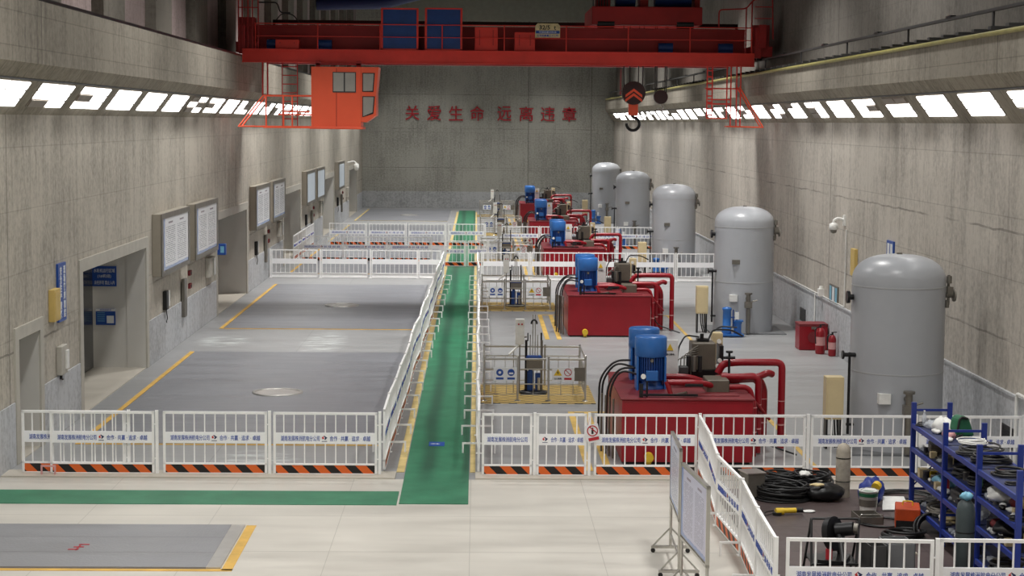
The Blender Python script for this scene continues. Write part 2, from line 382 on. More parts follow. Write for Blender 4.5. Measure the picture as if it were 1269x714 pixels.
def text_mesh(txt, w=None, h=None, depth=.004, bold=0.0, align='CENTER', reverse=False):
    """writing in the x/z plane facing -y, fitted to w x h, lower left or centre at the origin"""
    cu = bpy.data.curves.new('t', 'FONT'); cu.body = txt; cu.size = 1; cu.resolution_u = 2; cu.offset = bold; cu.extrude = .01
    o = bpy.data.objects.new('t', cu); C.objects.link(o); bpy.context.view_layer.update()
    me = bpy.data.meshes.new_from_object(o.evaluated_get(bpy.context.evaluated_depsgraph_get()))
    bpy.data.objects.remove(o); bpy.data.curves.remove(cu)
    xs = [v.co.x for v in me.vertices]; ys = [v.co.y for v in me.vertices]
    x0, x1, y0, y1 = min(xs), max(xs), min(ys), max(ys)
    sx = w / (x1 - x0) if w else h / (y1 - y0); sy = h / (y1 - y0) if h else sx
    for v in me.vertices:
        x, y, z = v.co
        v.co = ((x - (x0 + x1) / 2) * sx, -z * depth / .01 - depth, (y - (y0 + y1) / 2) * sy)
    return me
def text_obj(name, txt, mat, parent=None, loc=(0, 0, 0), rot=(0, 0, 0), w=None, h=None, depth=.004, bold=0.0):
    me = text_mesh(txt, w, h, depth, bold); me.materials.append(M[mat])
    o = bpy.data.objects.new(name, me); C.objects.link(o); o.parent = parent; o.location = loc; o.rotation_euler = rot
    return o

# ------------------------------------------------------------ the hall shell
XL, XR, Y0, YF, DY = -8.85, 10.5, -6.0, 137.0, 20.7
def holed_wall(x0, x1, z1, holes, mat, name):
    """wall slab x0..x1 from Y0 to YF with openings (ya, yb, h)"""
    b = MB(); y = Y0
    for ya, yb, h in holes:
        b.box(x0, x1, y, ya, 0, z1); b.box(x0, x1, ya, yb, h, z1); y = yb
    b.box(x0, x1, y, YF, 0, z1); return struct(b.build(name, mat))
doors = [(34.16, 35.85, 2.4)] + [(39.78 + DY * k, 47.42 + DY * k, 3.24) for k in range(5)]
holed_wall(XL - .5, XL, 6.75, doors, 'wallL', 'wall_left')
struct(MB().box(XR, XR + .5, Y0, YF, 0, 6.75).build('wall_right', 'wallR'))
struct(MB().box(XL - 1.5, XR + 1.5, YF, YF + .5, 0, 18).build('wall_far', 'wallFar'))
struct(MB().box(XL - 1.5, XR + 1.5, Y0 - .5, Y0, 0, 18).build('wall_back', 'wallBk'))
struct(MB().box(XL - 1.5, XR + 1.5, Y0, YF, 18, 18.4).build('ceiling', 'ceil'))
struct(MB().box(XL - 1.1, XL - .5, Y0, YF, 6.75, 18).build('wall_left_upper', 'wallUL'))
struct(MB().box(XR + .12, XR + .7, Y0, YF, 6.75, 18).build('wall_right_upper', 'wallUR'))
# crane beams: sloping soffit then upright face
def beam(s, xw, xb, zt, name):
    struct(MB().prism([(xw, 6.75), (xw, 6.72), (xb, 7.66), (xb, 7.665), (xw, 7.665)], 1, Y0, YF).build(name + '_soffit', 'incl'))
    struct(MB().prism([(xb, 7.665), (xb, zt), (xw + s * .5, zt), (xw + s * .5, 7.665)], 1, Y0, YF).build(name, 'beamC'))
for s_, xw_, xb_, n_ in ((-1, XL, -8.15, 'trim_6'), (1, XR, 9.8, 'trim_7')):   # dark joint strip above the lamps
    t_ = Vector((xb_ - xw_, 0, .94)).normalized(); p_ = Vector((xw_, 0, 6.72)) + t_ * .81; q_ = p_ + t_ * .035; m_ = Vector((-s_ * .01, 0, -.01))
    struct(MB().prism([(p_.x, p_.z), (q_.x, q_.z), (q_.x + m_.x, q_.z + m_.z), (p_.x + m_.x, p_.z + m_.z)], 1, Y0, YF).build(n_, 'dgry'))
beam(-1, XL, -8.15, 8.83, 'trim_1'); beam(1, XR, 9.8, 8.40, 'trim_2')
b = MB(); y = 15.5
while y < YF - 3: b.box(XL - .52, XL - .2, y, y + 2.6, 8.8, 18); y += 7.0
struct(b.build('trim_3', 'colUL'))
# floors
struct(MB().box(XL, XR, Y0, 32.72, -.3, 0).build('floor', 'fcream'))
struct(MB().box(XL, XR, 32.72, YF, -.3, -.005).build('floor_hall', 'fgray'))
struct(MB().box(XL, -1.5, 32.72, 33.35, -.005, .025).box(.0, XR, 32.72, 33.35, -.005, .025).build('trim_4', 'hatch'))
# plinths on both walls and the far wall
b = MB(); y = Y0
for ya, yb, h in doors:
    b.box(XL, XL + .03, y, ya - .3, 0, 1.22); y = yb + .3
b.box(XL, XL + .03, y, YF, 0, 1.22)
struct(b.build('baseboard_left', 'plinth'))
struct(MB().box(XR - .03, XR, Y0, YF, 0, 1.42).box(XR - .06, XR, Y0, YF, 1.42, 1.47).build('baseboard_right', 'plinth'))
struct(MB().box(XL, XR, YF - .04, YF, 0, 1.27).build('baseboard_far', 'plinthF'))
# corrugated gable sheeting
b = MB(); x = -6.0
while x < 8.6:
    b.box(x, x + .14, YF - .06, YF, 14.4, 18); x += .28
b.box(-6, 8.6, YF - .02, YF, 14.35, 18); b.box(3.9, 4.0, YF - .12, YF, 14.3, 18)
struct(b.build('trim_5', 'corr'))
# door alcoves on the left wall, each with its plaster surround
for k, (ya, yb, h) in enumerate(doors):
    d = 1.42; xb = XL - .0 - d; b = MB()
    b.box(xb - .1, xb, ya - .1, yb + .1, -.02, h + .1)                # back
    b.box(xb, XL - .5, ya - .1, ya, -.02, h).box(xb, XL - .5, yb, yb + .1, -.02, h).box(xb, XL - .5, ya, yb, h, h + .1)
    b.box(XL - .5, XL - .005, yb - .012, yb, 0, h).box(XL - .5, XL - .005, ya, ya + .012, 0, h).box(XL - .5, XL - .005, ya, yb, h - .012, h)
    struct(b.build('wall_alcove_%d' % (k + 1), 'alcove'))
    struct(MB().box(xb, XL, ya, yb, -.3, .015).build('floor_alcove_%d' % (k + 1), 'hatch'))
    w = .28 if k else .24
    struct(MB().box(XL, XL + .04, ya - w * 1.1, ya, 0, h + w).box(XL, XL + .04, yb, yb + w * 1.1, 0, h + w).box(XL, XL + .04, ya, yb, h, h + w).build('trim_%d' % (10 + k), 'jamb'))
    dd = MB()
    n = 1 if k == 0 else 4; wd = (yb - ya - .3) / n
    for i in range(n): dd.box(xb, xb + .05, ya + .15 + i * wd + .02, ya + .15 + (i + 1) * wd - .02, .03, min(h - .15, 2.9))
    o = struct(dd.build('door_%d' % (k + 1), 'alcdoor'))
    hh = MB()
    for i in range(n): hh.cyl((xb + .08, ya + .15 + (i + (.9 if i % 2 == 0 else .1)) * wd, 1.0), (xb + .08, ya + .15 + (i + (.9 if i % 2 == 0 else .1)) * wd, 1.3), .015, n=6)
    struct(hh.build('door_handle', 'steel', o))

# ------------------------------------------------------------ soffit lamp panels (rows of 2 x 3 tiles, some tiles out)
PAT = ['######', '####.#', '##.###', '######', '######', '######', '.##..#', '##.###', '######', '#.#.##', '######', '.#####', '##.#.#', '######']
PATR = ['######', '######', '..####', '##.###', '######', '###.#.', '#.####', '#.##.#', '######', '.##.##', '######', '##.#.#', '######', '####..']
def lamp(side, k, yc, pat, L=2.8):
    xw, xb = (XL, -8.15) if side < 0 else (XR, 9.8)
    t = Vector(((xb - xw), 0, .94)).normalized(); nrm = Vector((-t.z, 0, t.x)) if side > 0 else Vector((t.z, 0, -t.x))
    base = Vector((xw, yc, 6.72)) + t * .2
    lit, dead, frame = MB(), MB(), MB(); H = .58
    def slab(mb, y0, y1, a0, a1, th0, th1):
        vs = [base + Vector((0, y, 0)) + t * a + nrm * th for y in (y0, y1) for a in (a0, a1) for th in (th0, th1)]
        mb.add(vs, [(0, 1, 3, 2), (4, 6, 7, 5), (0, 4, 5, 1), (2, 3, 7, 6), (0, 2, 6, 4), (1, 5, 7, 3)])
    for r in range(3):
        for c in range(2):
            q = pat[r * 2 + c]; y0 = -L / 2 + c * L / 2 + .055; a1 = H - r * H / 3 - .018; a0 = a1 - H / 3 + .036
            slab(lit if q == '#' else dead, y0, y0 + L / 2 - .11, a0, a1, .012, .035)
    slab(frame, -L / 2, L / 2, 0, H, 0, .012)
    near = yc < 31 or (side < 0 and yc > 66)
    nm = ('left', 'right')[side > 0]
    if near: lb, gp = 'lamp panel of the %s soffit row outside or hidden from the view' % nm, 'unseen lamp panels along the %s soffit' % nm
    else: lb, gp = 'glowing tiled lamp panel on the %s soffit, %s counted from the near end' % (nm, ORD[min(k, 29)]), 'lamp panels along the %s soffit' % nm
    o = tag(frame.build('lamp_panel', 'dead'), lb, 'lamp', gp)
    if lit.v: lit.build('lit_tile', 'lit', o)
    if dead.v: dead.build('dark_tile', 'dead', o)
k = 0; y = 32.3 - 3.67 * 7
while y < 134:
    lamp(-1, max(0, k - 7), y, PAT[(k * 1 - 7) % 14]); y += 3.67; k += 1
k = 0; y = 36.0 - 3.5 * 8
while y < 134:
    lamp(1, max(0, k - 7), y, PATR[(k - 8) % 14], 2.4); y += 3.5; k += 1

# ------------------------------------------------------------ floor coverings
for k in range(5):
    ya, yb = 36.25 + DY * k - (0 if k else 0), 50.85 + DY * k
    if k: ya -= .3; yb += .6
    yb = min(yb, 134.5)
    t = thing('pit_cover', 'grey chequer-plate pit cover on the left floor, %s from the front fence' % ORD[k], 'floor cover', (0, 0, 0), 0, 'steel pit covers')
    MB().box(-8.08, -1.98, ya, yb, -.005, .012).build('cover_plate', 'pit', t)
    MB().box(-8.22, -8.1, ya - .1, yb, -.005, .008).box(-8.1, -1.98, ya - .1, ya - .02, -.005, .008).build('border_line', 'ylw' if k < 3 else 'ylwp', t)
    MB().lathe([(.62, .0), (.62, .03), (.53, .03), (.53, .018)], (-4.85, 43.15 + DY * k, .01), 40).build('hatch_ring', 'alu', t)
    MB().lathe([(.525, 0), (.525, .014)], (-4.85, 43.15 + DY * k, .012), 40).build('hatch_lid', 'pit' if k else 'hatch', t)
t = thing('walkway_mat', 'long green non-slip mat running down the hall between fences', 'mat')
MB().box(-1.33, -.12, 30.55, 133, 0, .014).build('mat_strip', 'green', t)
MB().box(-1.5, -1.35, 33.4, 131, -.005, .006).box(-.1, .0, 33.4, 131, -.005, .006).build('edge_line', 'ylwp', t)
tag(MB().box(XL + .03, -1.37, 30.45, 31.58, 0, .012).build('cross_mat', 'green2'), 'green non-slip mat laid across the cream floor before the left fence', 'mat')
t = thing('floor_plate', 'grey steel plate mat with yellow edge at the lower left', 'mat')
MB().box(XL + .03, -4.0, 26.0, 28.8, 0, .03).build('plate', 'mat', t)
MB().prism([(-4.0, 26.0), (-3.78, 26.0), (-3.78, 28.8), (-4.0, 28.8)], 2, 0, .026).build('ramp_edge', 'alu', t)
MB().box(-3.76, -3.6, 25.9, 28.85, 0, .006).box(XL + .03, -3.6, 25.86, 25.98, 0, .006).build('border_line', 'ylw', t)
b = MB()
for i in range(3): b.cbox((-6.2 + i * .05, 27.05 + i * .16, .033), (.16, .05, .004))
b.cbox((-6.15, 27.2, .033), (.03, .4, .004))
b.build('red_marking', 'redtxt', t)
# small blue floor sign on the mat
t = thing('floor_sign', 'small blue arrow sign stuck on the green walkway mat', 'sign', (-.8, 36.3, .014))
MB().box(-.16, .16, -.24, .24, 0, .003).build('sign_face', 'signb', t)
MB().prism([(-.13, -.015), (0, -.015), (0, -.045), (.07, 0), (0, .045), (0, .015), (-.13, .015)], 2, .003, .005).lathe([(.035, 0), (.035, .002)], (-.07, 0, .004), 12).build('arrow', 'signw', t)
for k in range(5):
    o = MB().box(2.13, 2.27, 33.6 + DY * k, 40.6 + DY * k, -.005, .004).box(6.6, 6.7, 33.6 + DY * k, 40.6 + DY * k, -.005, .004).box(2.25, 6.6, 40.5 + DY * k, 40.6 + DY * k, -.005, .004).box(2.5, 2.64, 33.6 + DY * k, 40.5 + DY * k, -.005, .004)
    tag(o.build('floor_marking', 'ylwm'), 'yellow lines painted on the floor around the %s red oil tank from the front' % ORD[k], 'marking', 'yellow floor lines around the red tanks')
tag(MB().box(4.35, XR - .1, 21.5, 31.95, 0, .012).build('work_mat', 'ply'), 'brown sheeting laid under the tools and blue racks', 'mat')

# ------------------------------------------------------------ safety barrier panels
def barrier(label, w=1.95, parts='both', foot=False, group=None):
    t = thing('barrier_panel', label, 'barrier', group=group)
    s = .022; b = MB()
    b.box(0, w, -s, s, 1.155, 1.2).box(0, w, -s, s, .195, .225).box(0, w, -s, s, .015, .04)
    b.box(0, .045, -s, s, .015, 1.2).box(w - .045, w, -s, s, .015, 1.2)
    n = round(w / .195)
    for i in range(1, n):
        x = w * i / n; b.box(x - .011, x + .011, -.011, .011, .22, 1.16)
    b.build('frame', 'white', t)
    bd = MB().box(.045, w - .045, -.019, -.011, .60, .81).box(.045, w - .045, .012, .018, .60, .81).build('name_band', 'band', t)
    me = []
    if parts in ('both', 'name'):
        a, c = (.14, .87) if parts == 'both' else (.1, .86)
        me.append((text_mesh('湖南发展株洲航电分公司', c - a, .105, .002, .004), ((a + c) / 2, -.019, .705)))
    if parts in ('both', 'motto'):
        a, c = (1.06, 1.82) if parts == 'both' else (.27, .88)
        me.append((text_mesh('合作 · 共赢 · 追求 · 卓越', c - a, .1, .002, .004), ((a + c) / 2, -.019, .705)))
    for m, l in me:
        m.materials.append(M['navytxt']); o = bpy.data.objects.new('lettering', m); C.objects.link(o); o.parent = bd; o.location = l
    if parts != 'name':
        ex = .96 if parts == 'both' else .16
        e = MB()
        e.prism([(ex, .765), (ex - .05, .72), (ex - .03, .69), (ex - .005, .705), (ex - .02, .73)], 1, -.023, -.019, 0)
        e.prism([(ex - .01, .76), (ex - .005, .735), (ex + .012, .72), (ex, .69), (ex + .01, .675), (ex + .055, .72)], 1, -.023, -.019, 1)
        e.box(ex - .05, ex + .05, -.023, -.019, .645, .655, 1)
        e.build('emblem', ['redem', 'navy'], bd)
    MB().box(.045, w - .045, -.016, -.008, .04, .197).build('hazard_board', 'hazard', t)
    MB().box(.045, w - .045, -.007, .004, .04, .197).build('kick_board', 'white', t)
    p = MB().box(w + .02, w + .075, -.028, .028, 0, 1.22)
    p.box(w - .01, w + .03, -.012, .012, .95, .97).box(w - .01, w + .03, -.012, .012, .3, .32).box(w - .02, w + .115, -.06, .06, 0, .012)
    p.build('post', 'white', t)
    if foot:
        f = MB().box(w + .03, w + .065, -.34, .34, .19, .225).box(w + .03, w + .065, -.34, -.305, 0, .19).box(w + .03, w + .065, .305, .34, 0, .19)
        f.build('foot', 'white', t)
    return t
P0 = barrier('x'); PF = barrier('x', foot=True); PN = barrier('x', .95, 'name'); PM = barrier('x', .95, 'motto')
used = set()
def put(proto, x, y, rz, label, group):
    if proto.name not in used:
        used.add(proto.name); o = proto; o.location = (x, y, 0); o.rotation_euler = (0, 0, rz); o['label'] = label; o['group'] = group
    else: o = copy_tree(proto, (x, y, 0), rz, label, group)
    return o
g = 'barriers of the front row left of the walkway'
put(P0, -8.52, 33.12, 0, 'white barrier panel at the left wall in the front row, overlapped by the next', g)
put(P0, -7.98, 33.06, 0, 'white barrier panel overlapping the one at the left wall, front row', g)
put(P0, -5.87, 33.08, 0, 'white barrier panel in the middle of the front row left of the walkway', g)
put(P0, -3.8, 33.06, 0, 'white barrier panel ending at the walkway in the left front row', g)
g = 'barriers of the front row right of the walkway'
put(PN, .12, 33.06, 0, 'narrow barrier panel lettered with the company name beside the walkway', g)
put(PM, 1.15, 33.06, 0, 'narrow barrier panel with round emblem and motto left of the round prohibition sign', g)
for i in range(4):
    put(P0, 2.24 + 2.05 * i, 33.06, 0, 'wide barrier panel in the right front row, %s after the round prohibition sign' % ORD[i], g)
g = 'barriers along the left edge of the green walkway'
X = -1.74; rnd = random.Random(3)
for i in range(20):
    x1 = -1.74 + (i + 1) * .017 + rnd.uniform(-.035, .035); a = math.atan2(2.05, x1 - X)
    put(PF, X, 33.45 + 2.05 * i, a, 'white barrier panel on the walkway left edge, %s from the front' % ORD[i], g); X = x1
g = 'barriers along the right edge of the green walkway'; X = .06
for i in range(20):
    x1 = .06 + rnd.uniform(-.03, .03); a = math.atan2(2.05, x1 - X)
    put(PF, X, 33.35 + 2.05 * i, a, 'white barrier panel on the walkway right edge, %s from the front' % ORD[i], g); X = x1
g = 'barriers between cream floor and work area'
nd = [(4.22, 33.0), (4.16, 31.0), (4.02, 28.95), (4.13, 26.92), (4.05, 25.05), (4.0, 23.15)]
for i in range(5):
    (xa, ya), (xb, yb) = nd[i], nd[i + 1]
    put(PF, xa, ya, math.atan2(yb - ya, xb - xa), 'slanting white barrier panel beside the work area, %s from the far end' % ORD[i], g)
g = 'barriers of the nearest row'
for i in range(3): put(P0, 4.14 + 2.05 * i, 23.1 - .02 * i, R(-3 + i), 'large near white barrier panel at the lower right, %s from the left' % ORD[i], g)
g = 'barriers crossing behind the second pit cover'
put(PM, -1.5, 75.2, pi, 'narrow plain-backed leaf beside the walkway behind the second pit cover', g)
for i in range(3): put(P0, -6.75 + 2.12 * i, 75.2, pi, 'plain-backed far barrier panel crossing behind the second pit cover, %s from the wall' % ORD[i], g)
g = 'barriers crossing behind the second oil tank'
for i in range(5): put(P0, 2.2 + 2.05 * i, 74.6, pi, 'plain-backed far barrier panel behind the second red tank, %s from the walkway' % ORD[i], g)
g = 'barriers of the second far crossing row'
for i in range(3): put(P0, -8.3 + 2.08 * i, 84.0, 0, 'small far lettered barrier panel in the second crossing row, %s from the left' % ORD[i], g)
put(PM, -1.5, 81.6, 0, 'narrow barrier leaf closing the walkway far down, left half', 'gate leaves across the green walkway')
put(PN, -.42, 81.62, R(14), 'narrow barrier leaf closing the walkway far down, right half', 'gate leaves across the green walkway')
g = 'barriers of the farthest crossing row'
for i in range(4): put(P0, -7.9 + 2.12 * i, 95, 0, 'tiny farthest barrier panel left of the walkway, %s from the left wall' % ORD[i], g)
for i in range(5): put(P0, 1.75 - 1.6 + 2.05 * i + .45 + .7, 93.2, 0, 'tiny farthest barrier panel right of the walkway, %s from the walkway' % ORD[i], g)
g = 'barriers running along the left wall far down'
for i in range(5): put(P0, -8.7, 84.2 + 2.1 * i, pi / 2, 'far barrier panel parallel to the left wall, %s from the near end' % ORD[i], g)
# prohibition sign hung on the fence
t = thing('prohibition_sign', 'white board with red round prohibition sign hung on the front fence', 'sign', (2.2, 32.98, .86), 0)
def ring(mb, c, r0, r1, y0, y1, n=24, m=0):
    vs = []
    for i in range(n):
        a = 2 * pi * i / n
        for rr in (r0, r1):
            for yy in (y0, y1): vs.append((c[0] + rr * cos(a), yy, c[1] + rr * sin(a)))
    fs = []
    for i in range(n):
        j = (i + 1) % n
        for p, q in ((0, 1), (1, 3), (3, 2), (2, 0)): fs.append((i * 4 + p, j * 4 + p, j * 4 + q, i * 4 + q))
    mb.add(vs, fs, m)
T = Matrix.Rotation(R(-12), 4, 'Y')
MB().box(-.13, .13, -.006, .004, -.19, .15, 0, T).build('board', 'signw', t)
b = MB(); ring(b, (0, .03), .085, .105, -.012, -.006); b.box(-.1, .1, -.012, -.006, -.155, -.095, 0, T); b.box(-.095, .095, -.012, -.006, .02, .04, 0, Matrix.Translation((0, 0, .02)) @ Matrix.Rotation(R(40), 4, 'Y'))
b.build('red_symbol', 'redtxt', t)
MB().cyl((0, -.009, .075), (0, -.007, .075), .018).box(-.02, .02, -.009, -.006, -.03, .055).build('walking_figure', 'blk', t)
b = MB().tube([(-.08, 0, .14), (-.05, 0, .3)], .004, 5).tube([(.08, 0, .12), (.05, 0, .3)], .004, 5); b.build('hanging_wire', 'pink', t)
t = thing('post_bracket', 'small faded pink bracket standing at the left front fence', 'bracket', (-7.98, 32.9, 0))
MB().box(-.14, .14, -.03, .0, .17, .2).box(-.14, -.11, -.03, 0, 0, .17).box(.11, .14, -.03, 0, 0, .17).build('bracket_bar', 'pink', t)

# ------------------------------------------------------------ red hydraulic oil tanks
def elbow(pts, r, n=10, fr=.18): return MB().tube(fillet(pts, fr), r, n)
def power_pack(label):
    t = thing('hydraulic_power_unit', label, 'machine', (2.86, 34.3, 0), 0, 'red hydraulic units with blue motors')
    w, d, h = 2.58, 3.7, 1.27
    MB().box(0, w, 0, d, .04, h).build('oil_tank', 'red', t, bevel=.015)
    MB().box(-.03, w + .03, -.03, d + .03, h, h + .035).box(.55, 2.35, .3, 1.1, h + .035, h + .06).build('tank_lid', 'redd', t, bevel=.008)
    MB().box(.05, w - .05, .05, .2, 0, .04).box(.05, w - .05, d - .2, d - .05, 0, .04).build('base_skid', 'blkm', t)
    MB().box(.35, 1.5, .12, .2, h + .06, h + .1).box(.35, .42, .1, .2, h + .03, h + .3).box(1.25, 1.6, .12, .2, h + .25, h + .3).cyl((.5, .16, h), (.5, .16, h + .35), .02).build('front_rail', 'blkm', t)
    for j, yy in enumerate((1.25, 2.7)):
        x = .67; z0 = h + .03
        m = MB().lathe([(.3, .02), (.3, .08), (.24, .1), (.24, .2)], (x, yy, z0), 28).build('motor_body', 'blued', t)
        f = MB().lathe([(.25, .2), (.25, .72)], (x, yy, z0), 28)
        for i in range(36):
            a = 2 * pi * i / 36; T = Matrix.Translation((x, yy, z0)) @ Matrix.Rotation(a, 4, 'Z'); f.box(.24, .3, -.008, .008, .2, .72, 0, T)
        f.build('cooling_fins', 'blued', m)
        MB().lathe([(.31, .68), (.325, .7), (.325, 1.06), (.3, 1.09), (.1, 1.1), (.0, 1.1)], (x, yy, z0), 32).build('fan_cowl', 'blue', t)
        MB().box(x - .12, x + .12, yy - .38, yy - .26, z0 + .22, z0 + .42).build('terminal_box', 'blue', t, bevel=.01)
        MB().cyl((x, yy - .31, z0 + .62), (x, yy - .29, z0 + .62), .035).build('rating_plate', 'steeld', t)
        for i in (-1, 1): MB().box(x + i * .28 - .02, x + i * .28 + .02, yy - .22, yy + .22, z0, z0 + .68).build('motor_rib', 'blue', t)
    # black hoses arching off the left side
    for i, yy in enumerate((1.1, 1.35, 2.2, 2.5)):
        elbow([(.4, yy, h + .35 + .1 * (i % 2)), (.05, yy, h + .45), (-.15 - .04 * i, yy, h + .1), (-.17 - .04 * i, yy, .05)], .022, 8, .3).build('hose', 'blk', t)
    for i in range(4): MB().cyl((-.12 - .06 * i, .6 + .25 * i, 0), (-.12 - .06 * i, .6 + .25 * i, 1.2), .02).build('side_pipe', 'brn', t)
    # valve block, gauges and brown accumulator box
    MB().box(1.62, 2.12, 2.2, 2.75, h + .28, h + .86).build('valve_cabinet', 'brn', t, bevel=.03)
    b = MB().box(1.5, 2.2, 2.1, 2.8, h + .03, h + .3)
    for i in range(9): b.cyl((1.3 + .1 * i, 2.15, h + .05), (1.3 + .1 * i, 2.15, h + .2 + .05 * (i % 3)), .03, n=8)
    b.box(1.75, 2.0, 2.4, 2.6, h + .86, h + .92).cyl((1.86, 2.5, h + .92), (1.86, 2.5, h + 1.02), .04, n=8)
    b.build('valve_block', 'blkm', t)
    MB().box(1.02, 1.3, 1.9, 2.0, h + .25, h + .95).build('notice_plate', 'wpl', t)
    s = MB().prism([(1.06, h + .74), (1.2, h + .74), (1.13, h + .88)], 1, 1.885, 1.9); s.build('warning_triangle', 'yel', t)
    text_obj('notice_text', '当心触电', 'blk', t, (1.14, 1.9, h + .66), w=.16, h=.04)
    b = MB()
    for i in range(5): b.tube(fillet([(1.3 + .07 * i, 2.0, h + .1), (1.3 + .07 * i, 2.0, h + .55 + .05 * i), (1.75, 2.2, h + .6 + .05 * i)], .08), .012, 6)
    b.build('impulse_pipes', 'steeld', t)
    MB().box(2.18, 2.4, 3.2, 3.5, h + .03, h + .95).build('terminal_cabinet', 'beige', t, bevel=.01)
    for i, (xx, zz) in enumerate(((2.18, .9), (2.2, .5), (2.16, .38))): MB().cyl((xx, 2.14, h + zz), (xx, 2.2, h + zz), .045, n=14).build('pressure_gauge', 'wpl', t)
    MB().cyl((.42, .1, h + .45), (.42, .13, h + .45), .05).build('gauge_dial', 'wpl', t)
    MB().box(1.75, 2.2, .7, 1.4, h + .04, h + .3).build('pump_block', 'brn', t, bevel=.02)
    MB().box(2.2, 2.28, 2.2, 2.75, h + .35, h + .8).build('cabinet_door', 'blkm', t)
    b = MB().tube(fillet([(2.0, 2.5, h + .9), (2.1, 2.6, h + 1.1), (2.5, 2.7, h + 1.08), (2.75, 2.7, h + .95)], .1), .02, 6).tube(fillet([(1.8, 2.5, h + .95), (1.5, 2.4, h + 1.0), (1.35, 2.3, h + .75), (1.3, 2.3, h + .1)], .1), .018, 6)
    b.build('control_hose', 'blk', t)
    b = MB().cyl((2.3, 1.5, h), (2.3, 1.5, h + .75), .025).cyl((2.18, 1.5, h + .65), (2.42, 1.5, h + .65), .03).cyl((2.3, 1.5, h + .75), (2.3, 1.5, h + .79), .07); b.build('stop_valve', 'blkm', t)
    MB().box(1.32, 1.5, 1.75, 2.0, h + .03, h + .42).build('filter_block', 'dgry', t, bevel=.02)
    for q in range(3): MB().cyl((1.52 + .12 * q, 1.95, h + .3), (1.52 + .12 * q, 1.95, h + .62), .045, n=12).build('solenoid', 'steeld' if q % 2 else 'blk', t)
    # red pipework on top
    elbow([(.95, .5, h + .28), (1.6, .5, h + .28), (2.0, .9, h + .13)], .06).build('suction_pipe', 'red', t)
    elbow([(.8, 1.6, h + .24), (1.5, 1.6, h + .24), (1.9, 1.6, h + .1)], .06).build('suction_pipe', 'red', t)
    elbow([(1.0, .45, h + .05), (.92, .5, h + .3)], .05).build('branch_pipe', 'red', t)
    MB().cyl((1.1, .5, h + .02), (1.3, .35, h + .1), .03).build('drain_lever', 'brn', t)
    # large pipes off the right side
    runs = [([(2.1, 1.7, h + .3), (2.2, 1.7, h + .5), (2.5, 1.7, h + .53), (3.42, 1.7, h + .53), (3.42, 1.7, .02)], .075),
            ([(2.1, 1.2, h + .3), (2.86, 1.2, h + .3), (2.86, 1.2, .02)], .07),
            ([(1.95, .8, h + .15), (2.62, .8, h + .15), (2.72, .8, h - .25), (2.72, .8, .02)], .055),
            ([(2.1, 2.0, h + .12), (2.95, 2.0, h + .18), (3.08, 2.0, h - .05), (3.08, 2.0, .02)], .10),
            ([(2.1, 1.5, h + .22), (2.9, 1.5, h + .25), (3.1, 1.5, h + .35), (3.2, 1.6, h + .3)], .07)]
    for p, r in runs:
        o = elbow(p, r, 12, .14).build('return_pipe', 'red', t)
        if p[-1][2] < .1: MB().cyl((p[-1][0], p[-1][1], .5), (p[-1][0], p[-1][1], .53), r * 1.06).cyl((p[-1][0], p[-1][1], 1.0), (p[-1][0], p[-1][1], 1.015), r * 1.04).build('pipe_band', 'pink', o)
    MB().tube(fillet([(2.6, .9, .6), (2.7, 1.0, h - .1), (3.1, 1.2, .7)], .1), .03).build('drain_pipe', 'red', t)
    MB().cyl((2.62, .8, .1), (2.62, .8, h), .015, n=6).tube(fillet([(2.75, 1.0, h - .1), (2.8, 1.0, .3), (3.6, .8, .05)], .3), .018, 6).build('black_cable', 'blk', t)
    MB().cyl((.53, -.16, .1), (.53, 0, .16), .065).cyl((.53, -.2, .16), (.53, -.06, .17), .09).cyl((.53, -.1, .02), (.53, -.1, .14), .05).build('drain_valve', 'yel', t)
    return t
names = ['nearest red hydraulic unit with two blue motors behind the front fence', 'second red hydraulic unit with blue motor, in the open floor',
         'third red hydraulic unit, behind the far crossing fence', 'fourth red hydraulic unit, second smallest, by the steel rails', 'farthest and smallest red hydraulic unit near the end wall']
pk = power_pack(names[0])
for k in range(1, 5): copy_tree(pk, (2.86, 34.3 + DY * k, 0), 0, names[k])

